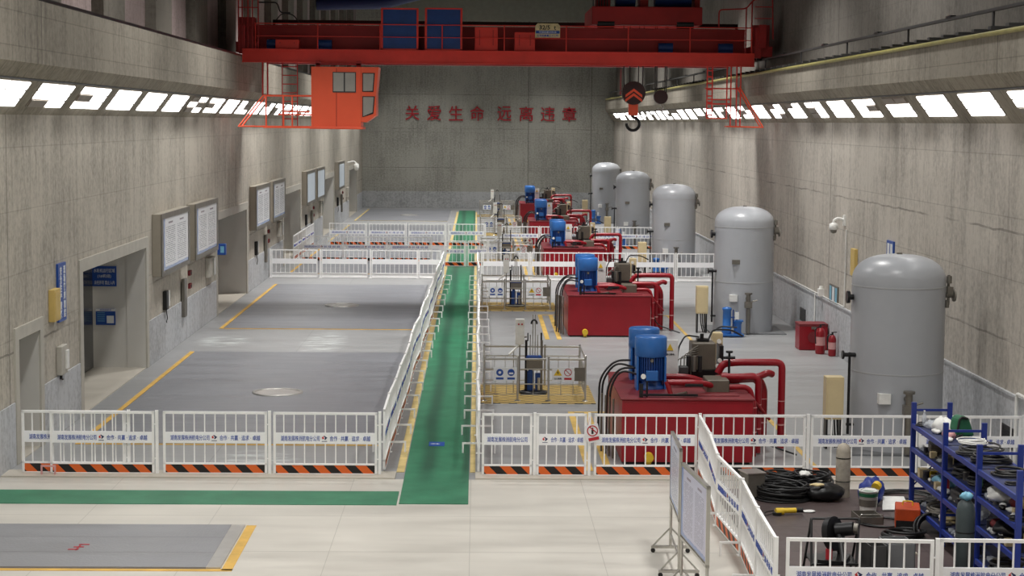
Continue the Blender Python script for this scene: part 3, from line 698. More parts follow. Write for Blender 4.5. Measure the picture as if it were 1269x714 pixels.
# ------------------------------------------------------------ grey pressure vessels
def vessel(label):
    t = thing('pressure_vessel', label, 'tank', (8.73, 36.4, 0), 0, 'tall grey pressure vessels')
    r = .955; prof = [(r, .02), (r, 3.42)]
    for i in range(1, 13):
        a = i / 12 * pi / 2; prof.append((r * cos(a) ** .75 if i < 12 else 0.001, 3.5 + .52 * sin(a)))
    MB().lathe(prof, n=64).build('shell', 'tank', t)
    MB().lathe([(r + .004, 3.36), (r + .008, 3.375), (r + .004, 3.39)], n=64).lathe([(r + .004, 1.6), (r + .008, 1.615), (r + .004, 1.63)], n=64).build('weld_seam', 'tankd', t)
    MB().box(-1.15, 1.25, -1.1, 1.25, -.005, .03).build('base_pad', 'pad', t)
    MB().cyl((-r, -.1, 3.13), (-r - .12, -.1, 3.13), .06).cyl((-r - .08, -.1, 3.13), (-r - .14, -.1, 3.13), .13).build('side_nozzle', 'blkm', t)
    b = MB().cyl((r - .05, -.3, 3.2), (r + .12, -.3, 3.2), .05).cyl((r + .1, -.3, 3.2), (r + .14, -.3, 3.2), .13).cyl((r + .0, -.3, 3.0), (r + .0, -.3, 3.62), .03)
    b.cyl((r, -.34, 3.45), (r, -.34, 3.6), .055).cbox((r + .02, -.34, 3.3), (.12, .1, .16)).cyl((r - .04, -.36, 2.95), (r - .04, -.36, 3.1), .045)
    b.build('safety_valve', 'steeld', t)
    # level gauge column on the left
    b = MB().cyl((-r - .08, -.25, .3), (-r - .08, -.25, 2.0), .028).cyl((-r + .05, -.25, 1.95), (-r - .22, -.25, 1.95), .045).cyl((-r - .2, -.25, 1.95), (-r - .24, -.25, 1.95), .09)
    b.cyl((-r + .05, -.25, .5), (-r - .12, -.25, .5), .03); b.build('level_gauge', 'blkm', t)
    MB().box(-.56, -.32, -r - .0, -r + .25, 1.03, 1.24).build('name_plate', 'wpl', t)
    b = MB().cyl((0, -r + .05, 1.15), (0, -r - .2, 1.15), .06).cyl((0, -r - .2, .05), (0, -r - .2, 1.3), .07).cbox((.0, -r - .2, .95), (.22, .2, .2)).cyl((0, -r - .2, 1.28), (0, -r - .2, 1.33), .12)
    b.cyl((.1, -r - .22, 1.05), (.28, -r - .22, 1.1), .02); b.build('outlet_valve', 'steeld', t)
    MB().cyl((.0, 0, 4.0), (0, 0, 4.05), .06).build('vent_cap', 'steeld', t)
    return t
vn = ['largest grey pressure vessel, nearest, behind the right front fence', 'second grey pressure vessel, with blue pump and red box beside it',
      'third grey pressure vessel, rising behind the far crossing fence', 'fourth grey pressure vessel, between the third and the smallest', 'farthest smallest grey pressure vessel by the end wall']
vs_ = vessel(vn[0]); 
for k in range(1, 5):
    c = copy_tree(vs_, (8.62, 36.4 + DY * k - .1 * k, 0), 0, vn[k])
    p = MB().box(-.5, -.26, -.93, -.8, 2.22, 2.36).build('label_plate', 'steeld', c)
# beige junction boxes on legs
def junction(label):
    t = thing('junction_box', label, 'electrical box', (7.4, 36.0, 0), 0, 'beige junction boxes beside the vessels')
    MB().box(-.2, .17, 0, .32, .62, 1.5).build('cabinet', 'beige', t, bevel=.01)
    MB().box(-.17, .14, -.012, 0, .66, 1.46).build('door', 'beige', t, bevel=.004)
    MB().box(-.18, -.14, .05, .3, 0, .62).box(.11, .15, .05, .3, 0, .62).build('stand', 'blkm', t)
    b = MB()
    for i in range(3): b.tube(fillet([(-.05 + .06 * i, .15, .65), (-.04 + .06 * i, .12, .3), (.03 + .05 * i, .1, .02)], .15), .018, 6)
    b.build('cable', 'blk', t)
    return t
jb = junction('beige junction box beside the nearest grey vessel')
for k in range(1, 5): copy_tree(jb, (7.22, 36.0 + DY * k - .5, 0), 0, 'beige junction box beside the %s grey vessel from the front' % ORD[k])
# blue pump skids
def pump(label):
    t = thing('blue_pump', label, 'pump', (8.06, 55.4, 0), 0, 'small blue pumps before the vessels')
    MB().box(-.36, .34, -.28, .22, .03, .09).box(-.34, -.28, -.26, .2, 0, .03).box(.24, .3, -.26, .2, 0, .03).build('skid', 'blue', t)
    MB().lathe([(.15, .09), (.15, .3), (.13, .32), (.13, .82), (.15, .84), (.15, .9), (.05, .93)], (-.18, -.02, 0), 20).build('filter_vessel', 'blue', t)
    MB().lathe([(.12, .09), (.12, .4), (.14, .42), (.14, .48)], (.16, -.05, 0), 20).box(.05, .32, -.2, .1, .48, .52).build('pump_body', 'blue', t)
    b = MB().cyl((.02, -.02, .3), (.02, -.02, .85), .02).cyl((-.2, -.02, .6), (.2, -.02, .6), .025).cyl((.12, -.1, .52), (.12, -.1, .8), .03); b.build('pump_pipe', 'blued', t)
    MB().box(.06, .18, -.16, -.1, .55, .78).build('pump_gauge', 'wpl', t)
    MB().tube(fillet([(-.6, .0, .15), (-.4, -.3, .35), (.1, -.35, .32)], .15), .025, 6).build('black_hose', 'blk', t)
    return t
pm = pump('small blue pump before the second grey vessel from the front')
for k in range(1, 4): copy_tree(pm, (7.85, 54.9 + DY * k, 0), 0, 'small blue pump before the %s grey vessel from the front' % ORD[k + 1])

# ------------------------------------------------------------ stainless enclosures with control masts
def disc_sign(mb, x, z, r, y, m): 
    n = 16; mb.prism([(x + r * cos(2 * pi * i / n), z + r * sin(2 * pi * i / n)) for i in range(n)], 1, y - .003, y, m)
def enclosure(label):
    t = thing('railing_enclosure', label, 'railing', (0, 0, 0), 0, 'stainless railing enclosures')
    xs = (.2, 1.0, 1.74, 2.62); ya, yb = 42.1, 44.5
    for x in xs: MB().cyl((x, ya, 0), (x, ya, 1.07), .026).lathe([(.03, 0), (.03, .04), (0.001, .06)], (x, ya, 1.06), 10).lathe([(.09, 0), (.06, .03)], (x, ya, 0), 14).build('post', 'steel', t)
    for x in (.2, 1.74, 2.62): MB().cyl((x, yb, 0), (x, yb, 1.07), .026).build('post', 'steel', t)
    def panel(p, q, name):
        b = MB(); p, q = Vector(p), Vector(q); L = (q - p).length
        for z, r in ((1.02, .026), (.78, .014), (.42, .014)): b.cyl(p + Vector((0, 0, z)), q + Vector((0, 0, z)), r, n=10)
        n = max(2, round(L / .27))
        for i in range(1, n): c = p + (q - p) * i / n; b.cyl(c + Vector((0, 0, .16)), c + Vector((0, 0, .78)), .008, n=6)
        b.cyl(p + Vector((0, 0, .16)), q + Vector((0, 0, .16)), .012, n=8); b.build(name, 'steel', t)
    panel((.2, ya, 0), (1.0, ya, 0), 'rail_panel'); panel((1.74, ya, 0), (2.62, ya, 0), 'rail_panel')
    panel((1.06, ya - .02, 0), (1.68, ya - .02, 0), 'gate')
    panel((.2, yb, 0), (2.62, yb, 0), 'rail_panel'); panel((.2, ya, 0), (.2, yb, 0), 'rail_panel'); panel((2.62, ya, 0), (2.62, yb, 0), 'rail_panel')
    s = MB().box(.42, .98, ya - .05, ya - .035, .5, .82).build('blue_sign', 'signw', t)
    b = MB(); disc_sign(b, .57, .7, .085, ya - .05, 0); disc_sign(b, .84, .7, .085, ya - .05, 0)
    b.box(.48, .66, ya - .053, ya - .05, .53, .58).box(.75, .93, ya - .053, ya - .05, .53, .58); b.build('round_symbols', 'signb', s)
    b = MB().cyl((.57, ya - .056, .7), (.57, ya - .053, .7), .035, n=10).box(.79, .89, ya - .056, ya - .053, .66, .7); b.build('head_symbols', 'signw', s)
    s = MB().box(1.82, 2.34, ya - .05, ya - .035, .5, .82).build('warning_sign', 'signw', t)
    MB().prism([(1.86, .63), (2.06, .63), (1.96, .79)], 1, ya - .053, ya - .05).build('yellow_triangle', 'yel', s)
    MB().prism([(1.965, .76), (1.93, .695), (1.96, .695), (1.95, .65), (1.99, .71), (1.96, .71)], 1, ya - .056, ya - .053).build('bolt_symbol', 'blk', s)
    b = MB(); ring(b, (2.2, .71), .075, .092, ya - .053, ya - .05); b.box(-.08, .08, -.003, 0, -.008, .008, 0, Matrix.Translation((2.2, ya - .05, .71)) @ Matrix.Rotation(R(45), 4, 'Y')); b.box(2.11, 2.29, ya - .053, ya - .05, .53, .58); b.build('red_ring', 'redtxt', s)
    text_obj('sign_text', '当心触电', 'blk', s, (1.96, ya - .05, .56), w=.18, h=.045)
    MB().box(2.36, 2.6, ya - .04, ya + .0, .5, .82).build('grey_plate', 'steeld', t)
    return t
def grate(k): 
    return tag(MB().box(.02, 2.86, 41.75 + DY * k, 44.68 + DY * k, -.005, .012).build('floor_grating', 'grate'),
               'yellow and black patterned floor panel inside the %s steel enclosure' % ORD[k], 'floor cover', 'yellow and black floor panels')
def mast(label):
    t = thing('control_mast', label, 'machine', (1.42, 43.3, .012), 0, 'control masts inside the steel rails')
    MB().lathe([(.34, 0), (.34, .05), (.28, .07)], (0, 0, 0), 28).build('base_flange', 'blkm', t)
    for x in (-.19, .19): MB().box(x - .03, x + .03, -.04, .04, .05, 1.32).build('column', 'blkm' if x < 0 else 'steeld', t)
    MB().box(-.18, .18, -.08, .1, .62, .86).build('bridge_plate', 'steeld', t)
    MB().box(-.19, .19, -.1, .12, .86, .93).build('blue_collar', 'signb', t)
    b = MB()
    for i in range(4): b.cyl((-.09 + .06 * i, 0, .9), (-.09 + .06 * i, 0, 1.95 if i in (1, 2) else 1.45), .013, n=8)
    b.build('guide_rods', 'steel', t)
    MB().cyl((-.08, 0, .08), (-.08, 0, .55), .09).box(.04, .16, -.08, .08, .08, .5).cyl((-.08, 0, .55), (-.08, 0, .62), .05).build('drive_motor', 'bluec', t)
    MB().cyl((.12, -.12, .1), (.12, -.12, .4), .035).build('sight_glass', 'steel', t)
    MB().tube([(.0 + .07 * cos(a), -.02, 1.72 + .1 * sin(a)) for a in [pi * i / 10 for i in range(11)]], .022, 8).build('hose_loop', 'blk', t)
    MB().cyl((-.15, -.05, 1.3), (-.15, -.05, 1.5), .015).build('limit_switch', 'blk', t); MB().cyl((.18, 0, 1.2), (.18, 0, 1.5), .022).build('limit_switch', 'blk', t)
    MB().box(-.46, -.24, -.12, 0, 1.22, 1.85).build('control_box', 'wpl', t, bevel=.01)
    MB().cyl((-.38, -.13, 1.72), (-.38, -.12, 1.72), .022).cyl((-.3, -.13, 1.72), (-.3, -.12, 1.72), .022).build('push_button', 'redtxt', t)
    MB().cyl((-.35, -.05, 1.22), (-.62, -.2, .98), .025).build('cable_arm', 'wpl', t)
    MB().cyl((-.5, -.1, .0), (-.5, -.1, 1.1), .012, n=6).build('stand_rod', 'steel', t)
    MB().cyl((-.24, -.05, 1.4), (-.18, -.02, 1.4), .02).cyl((-.35, -.06, 0), (-.35, -.06, 1.22), .015).build('box_bracket', 'steeld', t)
    return t
en = ['nearest stainless railing enclosure with blue and yellow signs', 'second stainless railing enclosure, behind the nearest one', 'third stainless railing enclosure, beyond the crossing fence',
      'fourth stainless railing enclosure, far down the hall', 'farthest stainless railing enclosure near the end wall']
e0 = enclosure(en[0]); m0 = mast('nearest control mast with white box and blue motor inside rails')
grate(0)
for k in range(1, 5):
    copy_tree(e0, (0, DY * k, 0), 0, en[k]); grate(k)
    copy_tree(m0, (1.42, 43.3 + DY * k, .012), 0, 'control mast standing inside the %s steel enclosure from the front' % ORD[k])

# ------------------------------------------------------------ left wall fittings
def case(label, y0, screen=False):
    t = thing('notice_case', label, 'notice board', (XL, y0, 0), 0, 'glazed notice cases on the left wall')
    L = 4.72
    MB().box(0, .25, 0, L, 2.36, 4.08).build('case_body', 'casem', t, bevel=.02)
    b = MB().box(.25, .28, 0, .25, 2.36, 4.08).box(.25, .28, L - .25, L, 2.36, 4.08).box(.25, .28, .25, L - .25, 2.36, 2.5).box(.25, .28, .25, L - .25, 3.93, 4.08); b.build('case_frame', 'steeld', t)
    MB().box(.255, .262, .25, L - .25, 2.5, 3.93).build('notice_sheet', 'scr' if screen else 'doc', t)
    return t
for k in range(4):
    for j, y in enumerate((48.42, 54.25)):
        if k == 3 and j == 1: continue
        case('steel notice case on the left wall, %s from the front, holding printed sheets' % ORD[k * 2 + j], y + DY * k, k >= 2)
def phone(label, y):
    t = thing('wall_phone', label, 'telephone', (XL, y, 0), 0, 'black wall handsets')
    MB().box(0, .12, 0, .35, 1.28, 1.82).build('phone_body', 'blk', t, bevel=.02)
    MB().box(0, .1, .4, .62, 1.35, 1.8).build('side_box', 'wpl', t)
    MB().tube(fillet([(.08, .1, 1.28), (.1, .2, 1.05), (.08, .15, .95), (.06, .3, .9)], .08), .014, 6).build('cord', 'blk', t)
for k in range(4): phone('black wall handset below the notice cases of the %s bay' % ORD[k], 50.0 + DY * k)
for k in range(4):
    t = thing('cable_duct', 'grey vertical cable trunk below the notice cases of the %s bay' % ORD[k], 'conduit', (XL, 53.0 + DY * k, 0), 0, 'grey cable trunks')
    MB().box(.03, .13, 0, .45, .75, 1.9).build('trunk_cover', 'steeld', t, bevel=.01)
    t = thing('wall_box', 'pale control box on the left wall of the %s bay, by the doorway' % ORD[k], 'electrical box', (XL, 57.9 + DY * k, 0), 0, 'pale wall boxes')
    MB().box(0, .15, 0, 1.1, 1.5, 2.15).build('box_body', 'jamb', t, bevel=.015); MB().box(.15, .2, .6, 1.0, 1.55, 2.1).build('box_cover', 'steel', t)
    for z in (1.95, 1.55):
        t = thing('alarm_button', 'small dark red %s button box on the wall of the %s bay' % ('upper' if z > 1.8 else 'lower', ORD[k]), 'button', (XL, 54.4 + DY * k, z), 0, 'dark red alarm buttons')
        MB().box(0, .07, 0, .35, -.07, .08).build('button_box', 'maroon', t); MB().cyl((.07, .17, 0), (.09, .17, 0), .04).build('push_button', 'blk', t)
t = thing('wall_telephone', 'grey box telephone on the left wall between the two nearest doorways', 'telephone', (XL, 37.3, 0))
MB().box(0, .12, 0, .55, 1.25, 1.86).build('phone_case', 'jamb', t, bevel=.015); MB().box(.12, .17, .3, .5, 1.35, 1.75).build('handset', 'wpl', t, bevel=.01)
MB().cyl((.05, .2, 1.15), (.05, .2, 1.25), .03).cyl((.05, .2, 1.18), (.05, .35, 1.12), .02).build('cable_gland', 'blk', t)
t = thing('yellow_box', 'yellow emergency box on the left wall beside the blue plate', 'electrical box', (XL, 36.7, 0))
MB().box(0, .13, 0, .52, 2.45, 3.12).build('box_body', 'khaki', t, bevel=.01); MB().box(.13, .14, .05, .47, 2.5, 3.07).build('door', 'khaki', t)
t = thing('blue_notice_plate', 'tall blue plate with white characters beside the yellow box', 'sign', (XL, 37.4, 0))
MB().box(0, .05, 0, .7, 2.36, 3.6).build('plate', 'signb', t)
for j, s in enumerate(('安\n全\n生\n产\n责\n任', '现\n场\n管\n理\n制\n度')): text_obj('lettering', s, 'signw', t, (.05, .2 + .32 * j, 2.98), (0, 0, pi / 2), w=.16, h=1.1, bold=.02)
# blue signs inside the nearest big alcove (on its far cheek, facing the camera) and a small one in the second
t = thing('area_sign', 'dark blue sign naming unit one inside the nearest wide doorway', 'sign', (-9.93, 47.38, 2.47))
MB().box(-.32, .32, 0, .03, -.27, .27).build('sign_face', 'signb', t)
for s, z, w in (('水轮机运行区域', .15, .56), ('(1#机组)', 0, .36), ('未经许可 禁止入内', -.17, .54)): text_obj('lettering', s, 'signw', t, (0, 0, z), w=w, h=.11, bold=.002)
t = thing('card_sign', 'light blue information board below the dark blue sign in the doorway', 'sign', (-9.91, 47.38, 1.38))
MB().box(-.26, .26, 0, .03, -.22, .22).build('board', 'signb', t)
MB().box(-.26, .26, -.004, 0, .15, .22).box(.03, .22, -.004, 0, -.17, .03).build('white_panel', 'signw', t)
text_obj('lettering', '风险告知卡', 'navytxt', t, (0, -.004, .185), w=.3, h=.045)
b = MB()
for i in range(5): b.box(-.22, -.02, -.004, 0, .1 - i * .055, .115 - i * .055)
b.build('text_rows', 'lblue', t)
t = thing('hanging_sign', 'small blue box sign at the edge of the second wide doorway', 'sign', (XL, 60.35, 2.25))
MB().box(.02, .32, 0, .25, -.18, .2).build('sign_body', 'signb', t, bevel=.02); MB().box(.14, .26, -.006, 0, -.1, .12).build('sign_label', 'lblue', t)
t = thing('dome_camera', 'white dome camera on a bracket at the far end of the left wall', 'camera', (XL, 121.5, 3.55))
MB().tube(fillet([(0, 0, .25), (.45, 0, .35), (.6, 0, .2)], .15), .05).build('bracket', 'wpl', t); MB().lathe([(.001, -.3), (.12, -.25), (.17, -.1), (.17, .15), (.05, .22)], (.6, 0, 0)).build('dome', 'wpl', t)

# ------------------------------------------------------------ right wall fittings
t = thing('dome_camera', 'white dome camera on a bracket high on the right wall', 'camera', (XR, 50.4, 3.75))
MB().tube(fillet([(0, 0, .2), (-.2, 0, .27), (-.33, 0, .2), (-.33, 0, .1)], .1), .04).box(-.05, 0, -.1, .1, .05, .35).build('bracket', 'wpl', t)
MB().lathe([(.03, .14), (.12, .1), (.13, -.05), (.1, -.07)], (-.33, 0, 0), 20).build('housing', 'wpl', t)
MB().lathe([(.1, -.07), (.08, -.15), (.001, -.18)], (-.33, 0, 0), 20).build('lens_dome', 'steeld', t)
tag(MB().tube(fillet([(XR - .02, 50.1, 3.7), (XR - .03, 50.1, 1.5), (XR - .05, 60, 1.53)], .05), .018, 6).build('cable_conduit', 'wpl'), 'thin white conduit dropping from the right wall camera', 'conduit')
tag(MB().tube(fillet([(XR - .06, 54.3, 1.5), (XR - .06, 54.3, .1)], .05), .022, 6).build('drop_conduit', 'wpl'), 'white conduit going down the right plinth beside the dark grille', 'conduit')
t = thing('yellow_box', 'yellow box on the right wall just left of the nearest vessel dome', 'electrical box', (XR, 48.6, 0))
MB().box(-.1, 0, 0, .5, 2.5, 3.25).build('box_body', 'khaki', t, bevel=.01)
t = thing('white_wall_lamp', 'small white siren box on the right wall above the conduit', 'alarm', (XR, 53.3, 1.5))
MB().box(-.16, 0, -.12, .12, 0, .22).lathe([(.06, .22), (.05, .3)], (-.08, 0, 0), 12).build('siren_body', 'wpl', t)
t = thing('blue_notice_plate', 'framed blue and white notice on the right wall above the red box', 'sign', (XR, 51.0, 0))
MB().box(-.04, 0, 0, 1.3, 1.45, 1.98).build('plate', 'steeld', t)
for j in range(3): MB().box(-.045, -.04, .1 + .4 * j, .38 + .4 * j, 1.5, 1.93).build('notice_column', 'signw' if j % 2 else 'lblue', t)
t = thing('blue_notice_plate', 'small blue notice plate on the right wall above the nearest vessel', 'sign', (XR, 44.3, 0))
MB().box(-.04, 0, 0, .75, 3.15, 3.75).build('plate', 'signb', t)
MB().box(-.045, -.04, .1, .32, 3.22, 3.68).box(-.045, -.04, .42, .65, 3.22, 3.68).build('notice_column', 'signw', t)
for y, l in ((55.9, 'dark square vent grille low on the right wall by the red box'), (33.8, 'dark square vent grille low on the right wall behind the racks')):
    t = thing('vent_grille', l, 'vent', (XR - .03, y, .38)); MB().box(-.02, 0, 0, .95, 0, .42).build('grille_frame', 'dgry', t)
    b = MB()
    for i in range(7): b.box(-.03, -.02, .04, .91, .04 + .055 * i, .06 + .055 * i)
    b.build('grille_slats', 'blk', t)
tag(MB().tube(fillet([(XR - .1, 33.6, .0), (XR - .1, 33.6, 1.55), (XR - .1, 26, 1.55)], .1), .035, 8).build('wall_pipe', 'wpl'), 'white pipe running along the right wall behind the blue racks', 'pipe')
t = thing('fire_box', 'red fire equipment box on the floor by the right wall', 'box', (9.58, 52.1, 0))
MB().box(0, .84, 0, .7, 0, .74).build('box_body', 'red', t, bevel=.01); MB().box(-.01, .85, -.01, .71, .7, .78).build('lid', 'redd', t, bevel=.01)
MB().cyl((.42, -.012, .38), (.42, -.002, .38), .17, n=24).build('round_mark', 'redd', t)
MB().box(.35, .49, -.03, -.01, .62, .7).build('latch', 'steeld', t)
def ext(x, y, label, s=1):
    t = thing('fire_extinguisher', label, 'fire extinguisher', (x, y, 0), R(20), 'red fire extinguishers beside the red box')
    MB().lathe([(.13 * s, 0), (.14 * s, .03), (.14 * s, .6 * s), (.1 * s, .72 * s), (.04, .76 * s)], n=20).build('cylinder', 'red', t)
    MB().lathe([(.142 * s, .25 * s), (.142 * s, .5 * s)], n=20).build('label_band', 'pink', t)
    MB().cyl((0, 0, .75 * s), (0, 0, .86 * s), .03).box(-.03, .14, -.015, .015, .84 * s, .87 * s).build('valve_handle', 'blk', t)
    MB().tube(fillet([(0, 0, .8 * s), (-.2, -.02, .75 * s), (-.17, -.03, .3 * s)], .1), .016, 6).build('hose', 'blk', t)
ext(10.05, 51.3, 'tall red fire extinguisher beside the red fire box'); ext(10.3, 50.8, 'shorter red fire extinguisher nearer the wall', .8)

# crane runway: pipe, rail, brackets
tag(MB().cyl((9.76, 5, 8.42), (9.76, YF - 1, 8.42), .05, n=10).build('runway_pipe', 'olive'), 'long yellow pipe along the right crane beam', 'pipe')
t = thing('crane_rail', 'dark crane rail on cross sleepers along the right wall', 'rail')
MB().box(10.02, 10.1, 5, YF - .5, 8.9, 8.96).build('rail_bar', 'dgry', t)
b = MB(); y = 20
while y < 125: MB().box(9.72, 10.6, y, y + .22, 8.5, 8.56).build('sleeper', 'dgry', t); y += 1.15
b = MB(); y = 21
while y < 130: MB().box(10.04, 10.08, y, y + .08, 8.56, 8.9).build('rail_chair', 'dgry', t); y += 6.9
b = MB(); y = 24.0
while y < 120: MB().box(10.0, 10.12, y, y + .4, 8.96, 9.0).build('rail_clamp', 'blk', t); y += 6.9
tag(MB().box(-8.25, -8.15, 5, YF - .5, 8.83, 8.90).build('crane_rail', 'blkm'), 'dark crane rail along the left crane beam', 'rail')

# ------------------------------------------------------------ overhead crane
t = thing('overhead_crane', 'red overhead travelling crane spanning the hall with orange cab', 'crane', (0, 62, 0))
# bodies in crane space: y = 0 is the near platform edge
MB().box(-8.15, 9.6, 0, .12, 8.66, 9.1).box(-8.15, 9.6, 0, 1.0, 9.06, 9.1).box(-8.15, 9.6, -.04, .14, 8.64, 8.68).box(-8.15, 9.6, -.04, .14, 9.06, 9.11).build('platform_channel', 'crane', t)
MB().box(-7.9, 9.4, 1.0, 1.55, 8.75, 9.97).box(-7.9, 9.4, .94, 1.61, 9.93, 9.98).build('near_girder', 'crane_shaded', t)
MB().box(-7.9, 9.4, 4.9, 5.45, 8.75, 9.97).box(-7.9, 9.4, 5.45, 6.3, 9.0, 9.05).build('far_girder', 'crane_shaded', t)
MB().box(-7.8, 9.9, 6.2, 6.3, 10.33, 10.45).box(-7.8, -7.7, 6.2, 6.3, 9.0, 10.4).box(9.8, 9.9, 6.2, 6.3, 9.0, 10.4).build('far_handrail', 'blkm', t)
b = MB().cyl((-7.7, .03, 9.98), (9.5, .03, 9.98), .018, n=8).cyl((-7.7, .03, 9.55), (9.5, .03, 9.55), .014, n=8)
for i in range(9): x = -7.7 + i * 2.15; b.cyl((x, .03, 9.1), (x, .03, 10.0), .022, n=8)
b.build('near_handrail', 'crane', t)
for x0, x1, h in ((-8.4, -7.65, 10.2), (9.5, 10.25, 10.1)):
    b = MB(); b.box(x0, x1, .2, 6.4, 9.0, 9.35).box(x0 + .1, x1 - .1, .3, .9, 9.35, h).box(x0 + .12, x0 + .35, .1, .4, 8.95, 10.0); b.build('end_carriage', 'crane_shaded', t)
for x in (-8.05, 9.85):
    for y in (.6, 1.3, 5.2, 5.9): MB().cyl((x - .09, y, 9.12), (x + .09, y, 9.12), .24, n=20).build('wheel', 'blkm', t)
b = MB()
for x in (-8.28, -8.15, -7.95, -7.8, -7.6): b.box(x - .02, x + .02, .02, .08, 9.0, 11.3)
for z in (9.9, 10.5, 11.0): b.box(-8.3, -7.6, .02, .06, z, z + .03)
b.build('stair_frame', 'crane_shaded', t)
MB().tube(fillet([(-7.6, .1, 10.7), (-6.95, .1, 10.7), (-6.85, .1, 10.35), (-6.5, .1, 10.35)], .12), .025, 6).tube(fillet([(-7.0, .2, 10.1), (-6.8, .2, 10.35), (-6.4, .2, 10.3), (-6.2, .2, 10.0)], .15), .02, 6).build('cable_loop', 'blk', t)
b = MB()
for p in ([(8.35, .1, 9.98), (8.35, .1, 10.6), (9.3, .1, 10.65), (9.5, .1, 10.9)], [(9.5, .1, 9.1), (9.5, .1, 10.95), (10.2, .1, 11.05), (10.25, .1, 9.6)], [(9.3, .1, 9.1), (9.3, .1, 10.7)]): b.tube(fillet(p, .12), .025, 6)
b.box(9.6, 10.2, .08, .12, 10.3, 10.33).box(9.6, 10.2, .08, .12, 10.7, 10.73).box(9.75, 10.0, .0, .15, 9.3, 10.1)
b.build('stair_hoop', 'crane_shaded', t)
for x0, x1, z1 in ((-3.32, -2.12, 10.52), (-1.8, -.6, 10.54)):
    c = MB().box(x0, x1, .1, .7, 9.12, z1).build('blue_cabinet', 'bluec', t); 
    MB().box(x0 - .05, x1 + .05, .06, .1, z1 - .02, z1 + .03).box(x0 - .05, x0 + .02, .06, .1, 9.1, z1).box(x1 - .02, x1 + .05, .06, .1, 9.1, z1).box(x0 - .05, x1 + .05, .06, .1, 9.1, 9.16).build('cabinet_frame', 'crane', c)
for x0, x1, z1 in ((-.12, .68, 9.93), (1.26, 1.97, 9.77), (-7.02, -6.2, 9.44)):
    c = MB().box(x0, x1, .1, .6, 9.12, z1).build('red_cabinet', 'crane', t, bevel=.02); MB().box(x0 + .15, x0 + .18, .09, .1, 9.3, z1 - .1).box(x1 - .18, x1 - .15, .09, .1, 9.3, z1 - .1).build('door_seam', 'crane_shaded', c)
for x, m_ in ((-7.35, 'bluec'), (-5.6, 'bluec'), (6.3, 'bluec'), (8.4, 'bluec')):
    MB().cyl((x, .5, 9.3), (x + .5, .5, 9.3), .16).box(x, x + .5, .4, .6, 9.1, 9.2).build('travel_motor', m_, t)
s = MB().prism([(1.97, 9.58), (2.83, 9.58), (2.83, 9.98), (2.75, 10.07), (2.05, 10.07), (1.97, 9.98)], 1, -.02, .02).build('load_sign', 'cloth', t)
MB().box(1.99, 2.81, -.025, -.02, 9.72, 9.82).build('sign_stripe', 'signb', s)
text_obj('load_figures', '32/5  t', 'blk', s, (2.4, -.02, 9.93), w=.58, h=.15, bold=.02)
text_obj('maker_text', '中国起重机制造', 'signw', s, (2.4, -.025, 9.77), w=.6, h=.06); text_obj('maker_text', '额定起重量三十二吨', 'navytxt', s, (2.4, -.02, 9.65), w=.74, h=.08, bold=.02)
# trolley
MB().box(4.0, 7.9, 1.1, 5.4, 10.12, 10.75).build('trolley_frame', 'crane_shaded', t, bevel=.03)
for x in (4.5, 7.3):
    for y in (1.25, 5.15): MB().cyl((x - .3, y, 10.15), (x + .3, y, 10.15), .17, n=18).build('trolley_wheel', 'blkm', t)
MB().cyl((6.3, 2.2, 11.15), (7.6, 2.2, 11.15), .42, n=24).build('hoist_drum', 'bluec', t); MB().cyl((4.9, 2.2, 11.1), (5.6, 2.2, 11.1), .35).build('hoist_motor', 'bluec', t)
for a in ((4.2, 4.7, 11.5), (5.75, 6.05, 11.8), (7.7, 7.9, 11.7)): MB().box(a[0], a[1], 1.8, 2.8, 10.75, a[2]).build('gearbox', 'crane_shaded', t, bevel=.03)
b = MB()
for i in range(6): b.box(4.05 + i * .1, 4.08 + i * .1, 1.5, 1.6, 10.7, 11.7)
b.build('trolley_guard', 'blkm', t)
# cab
MB().box(-5.74, -4.02, -.4, .9, 6.42, 8.5).box(-5.8, -3.95, -.45, .95, 6.36, 6.44).build('cab_body', 'cab', t, bevel=.02)
MB().box(-5.0, -4.2, -.42, -.4, 7.62, 8.32).build('side_window', 'dgry', t)
b = MB().box(-4.97, -4.62, -.44, -.42, 7.66, 8.29).box(-4.57, -4.23, -.44, -.42, 7.66, 8.29); b.build('side_pane', 'steel', t)
MB().prism([(-4.02, 6.62), (-3.86, 6.6), (-3.5, 6.85), (-3.5, 7.6), (-3.42, 8.5), (-4.02, 8.5)], 1, -.38, .88).build('cab_nose', 'cab', t)
for z0, z1 in ((7.65, 8.3), (6.78, 7.5)):
    fr = MB().prism([(-3.98, z0), (-3.6, z0 if z0 > 7 else z0 + .12), (-3.55, z1), (-3.98, z1)], 1, -.4, -.38).build('window_rubber', 'blk', t)
    MB().prism([(-3.95, z0 + .03), (-3.63, z0 + .04 if z0 > 7 else z0 + .17), (-3.59, z1 - .03), (-3.95, z1 - .03)], 1, -.41, -.4).build('window_pane', 'steel', fr)
MB().box(-4.88, -4.86, -.405, -.4, 6.46, 8.45).build('door_seam', 'crane_shaded', t)
MB().box(-5.6, -5.45, -.2, .0, 8.5, 8.7).box(-4.2, -4.05, -.2, 0, 8.5, 8.7).box(-5.6, -4.05, -.2, -.1, 8.56, 8.62).build('cab_hanger', 'crane_shaded', t)
def bars(lst, name, mat, r=.022):
    b = MB()
    for p, q in lst: b.cyl(p, q, r, n=8)
    return b.build(name, mat, t)
y_ = -.3
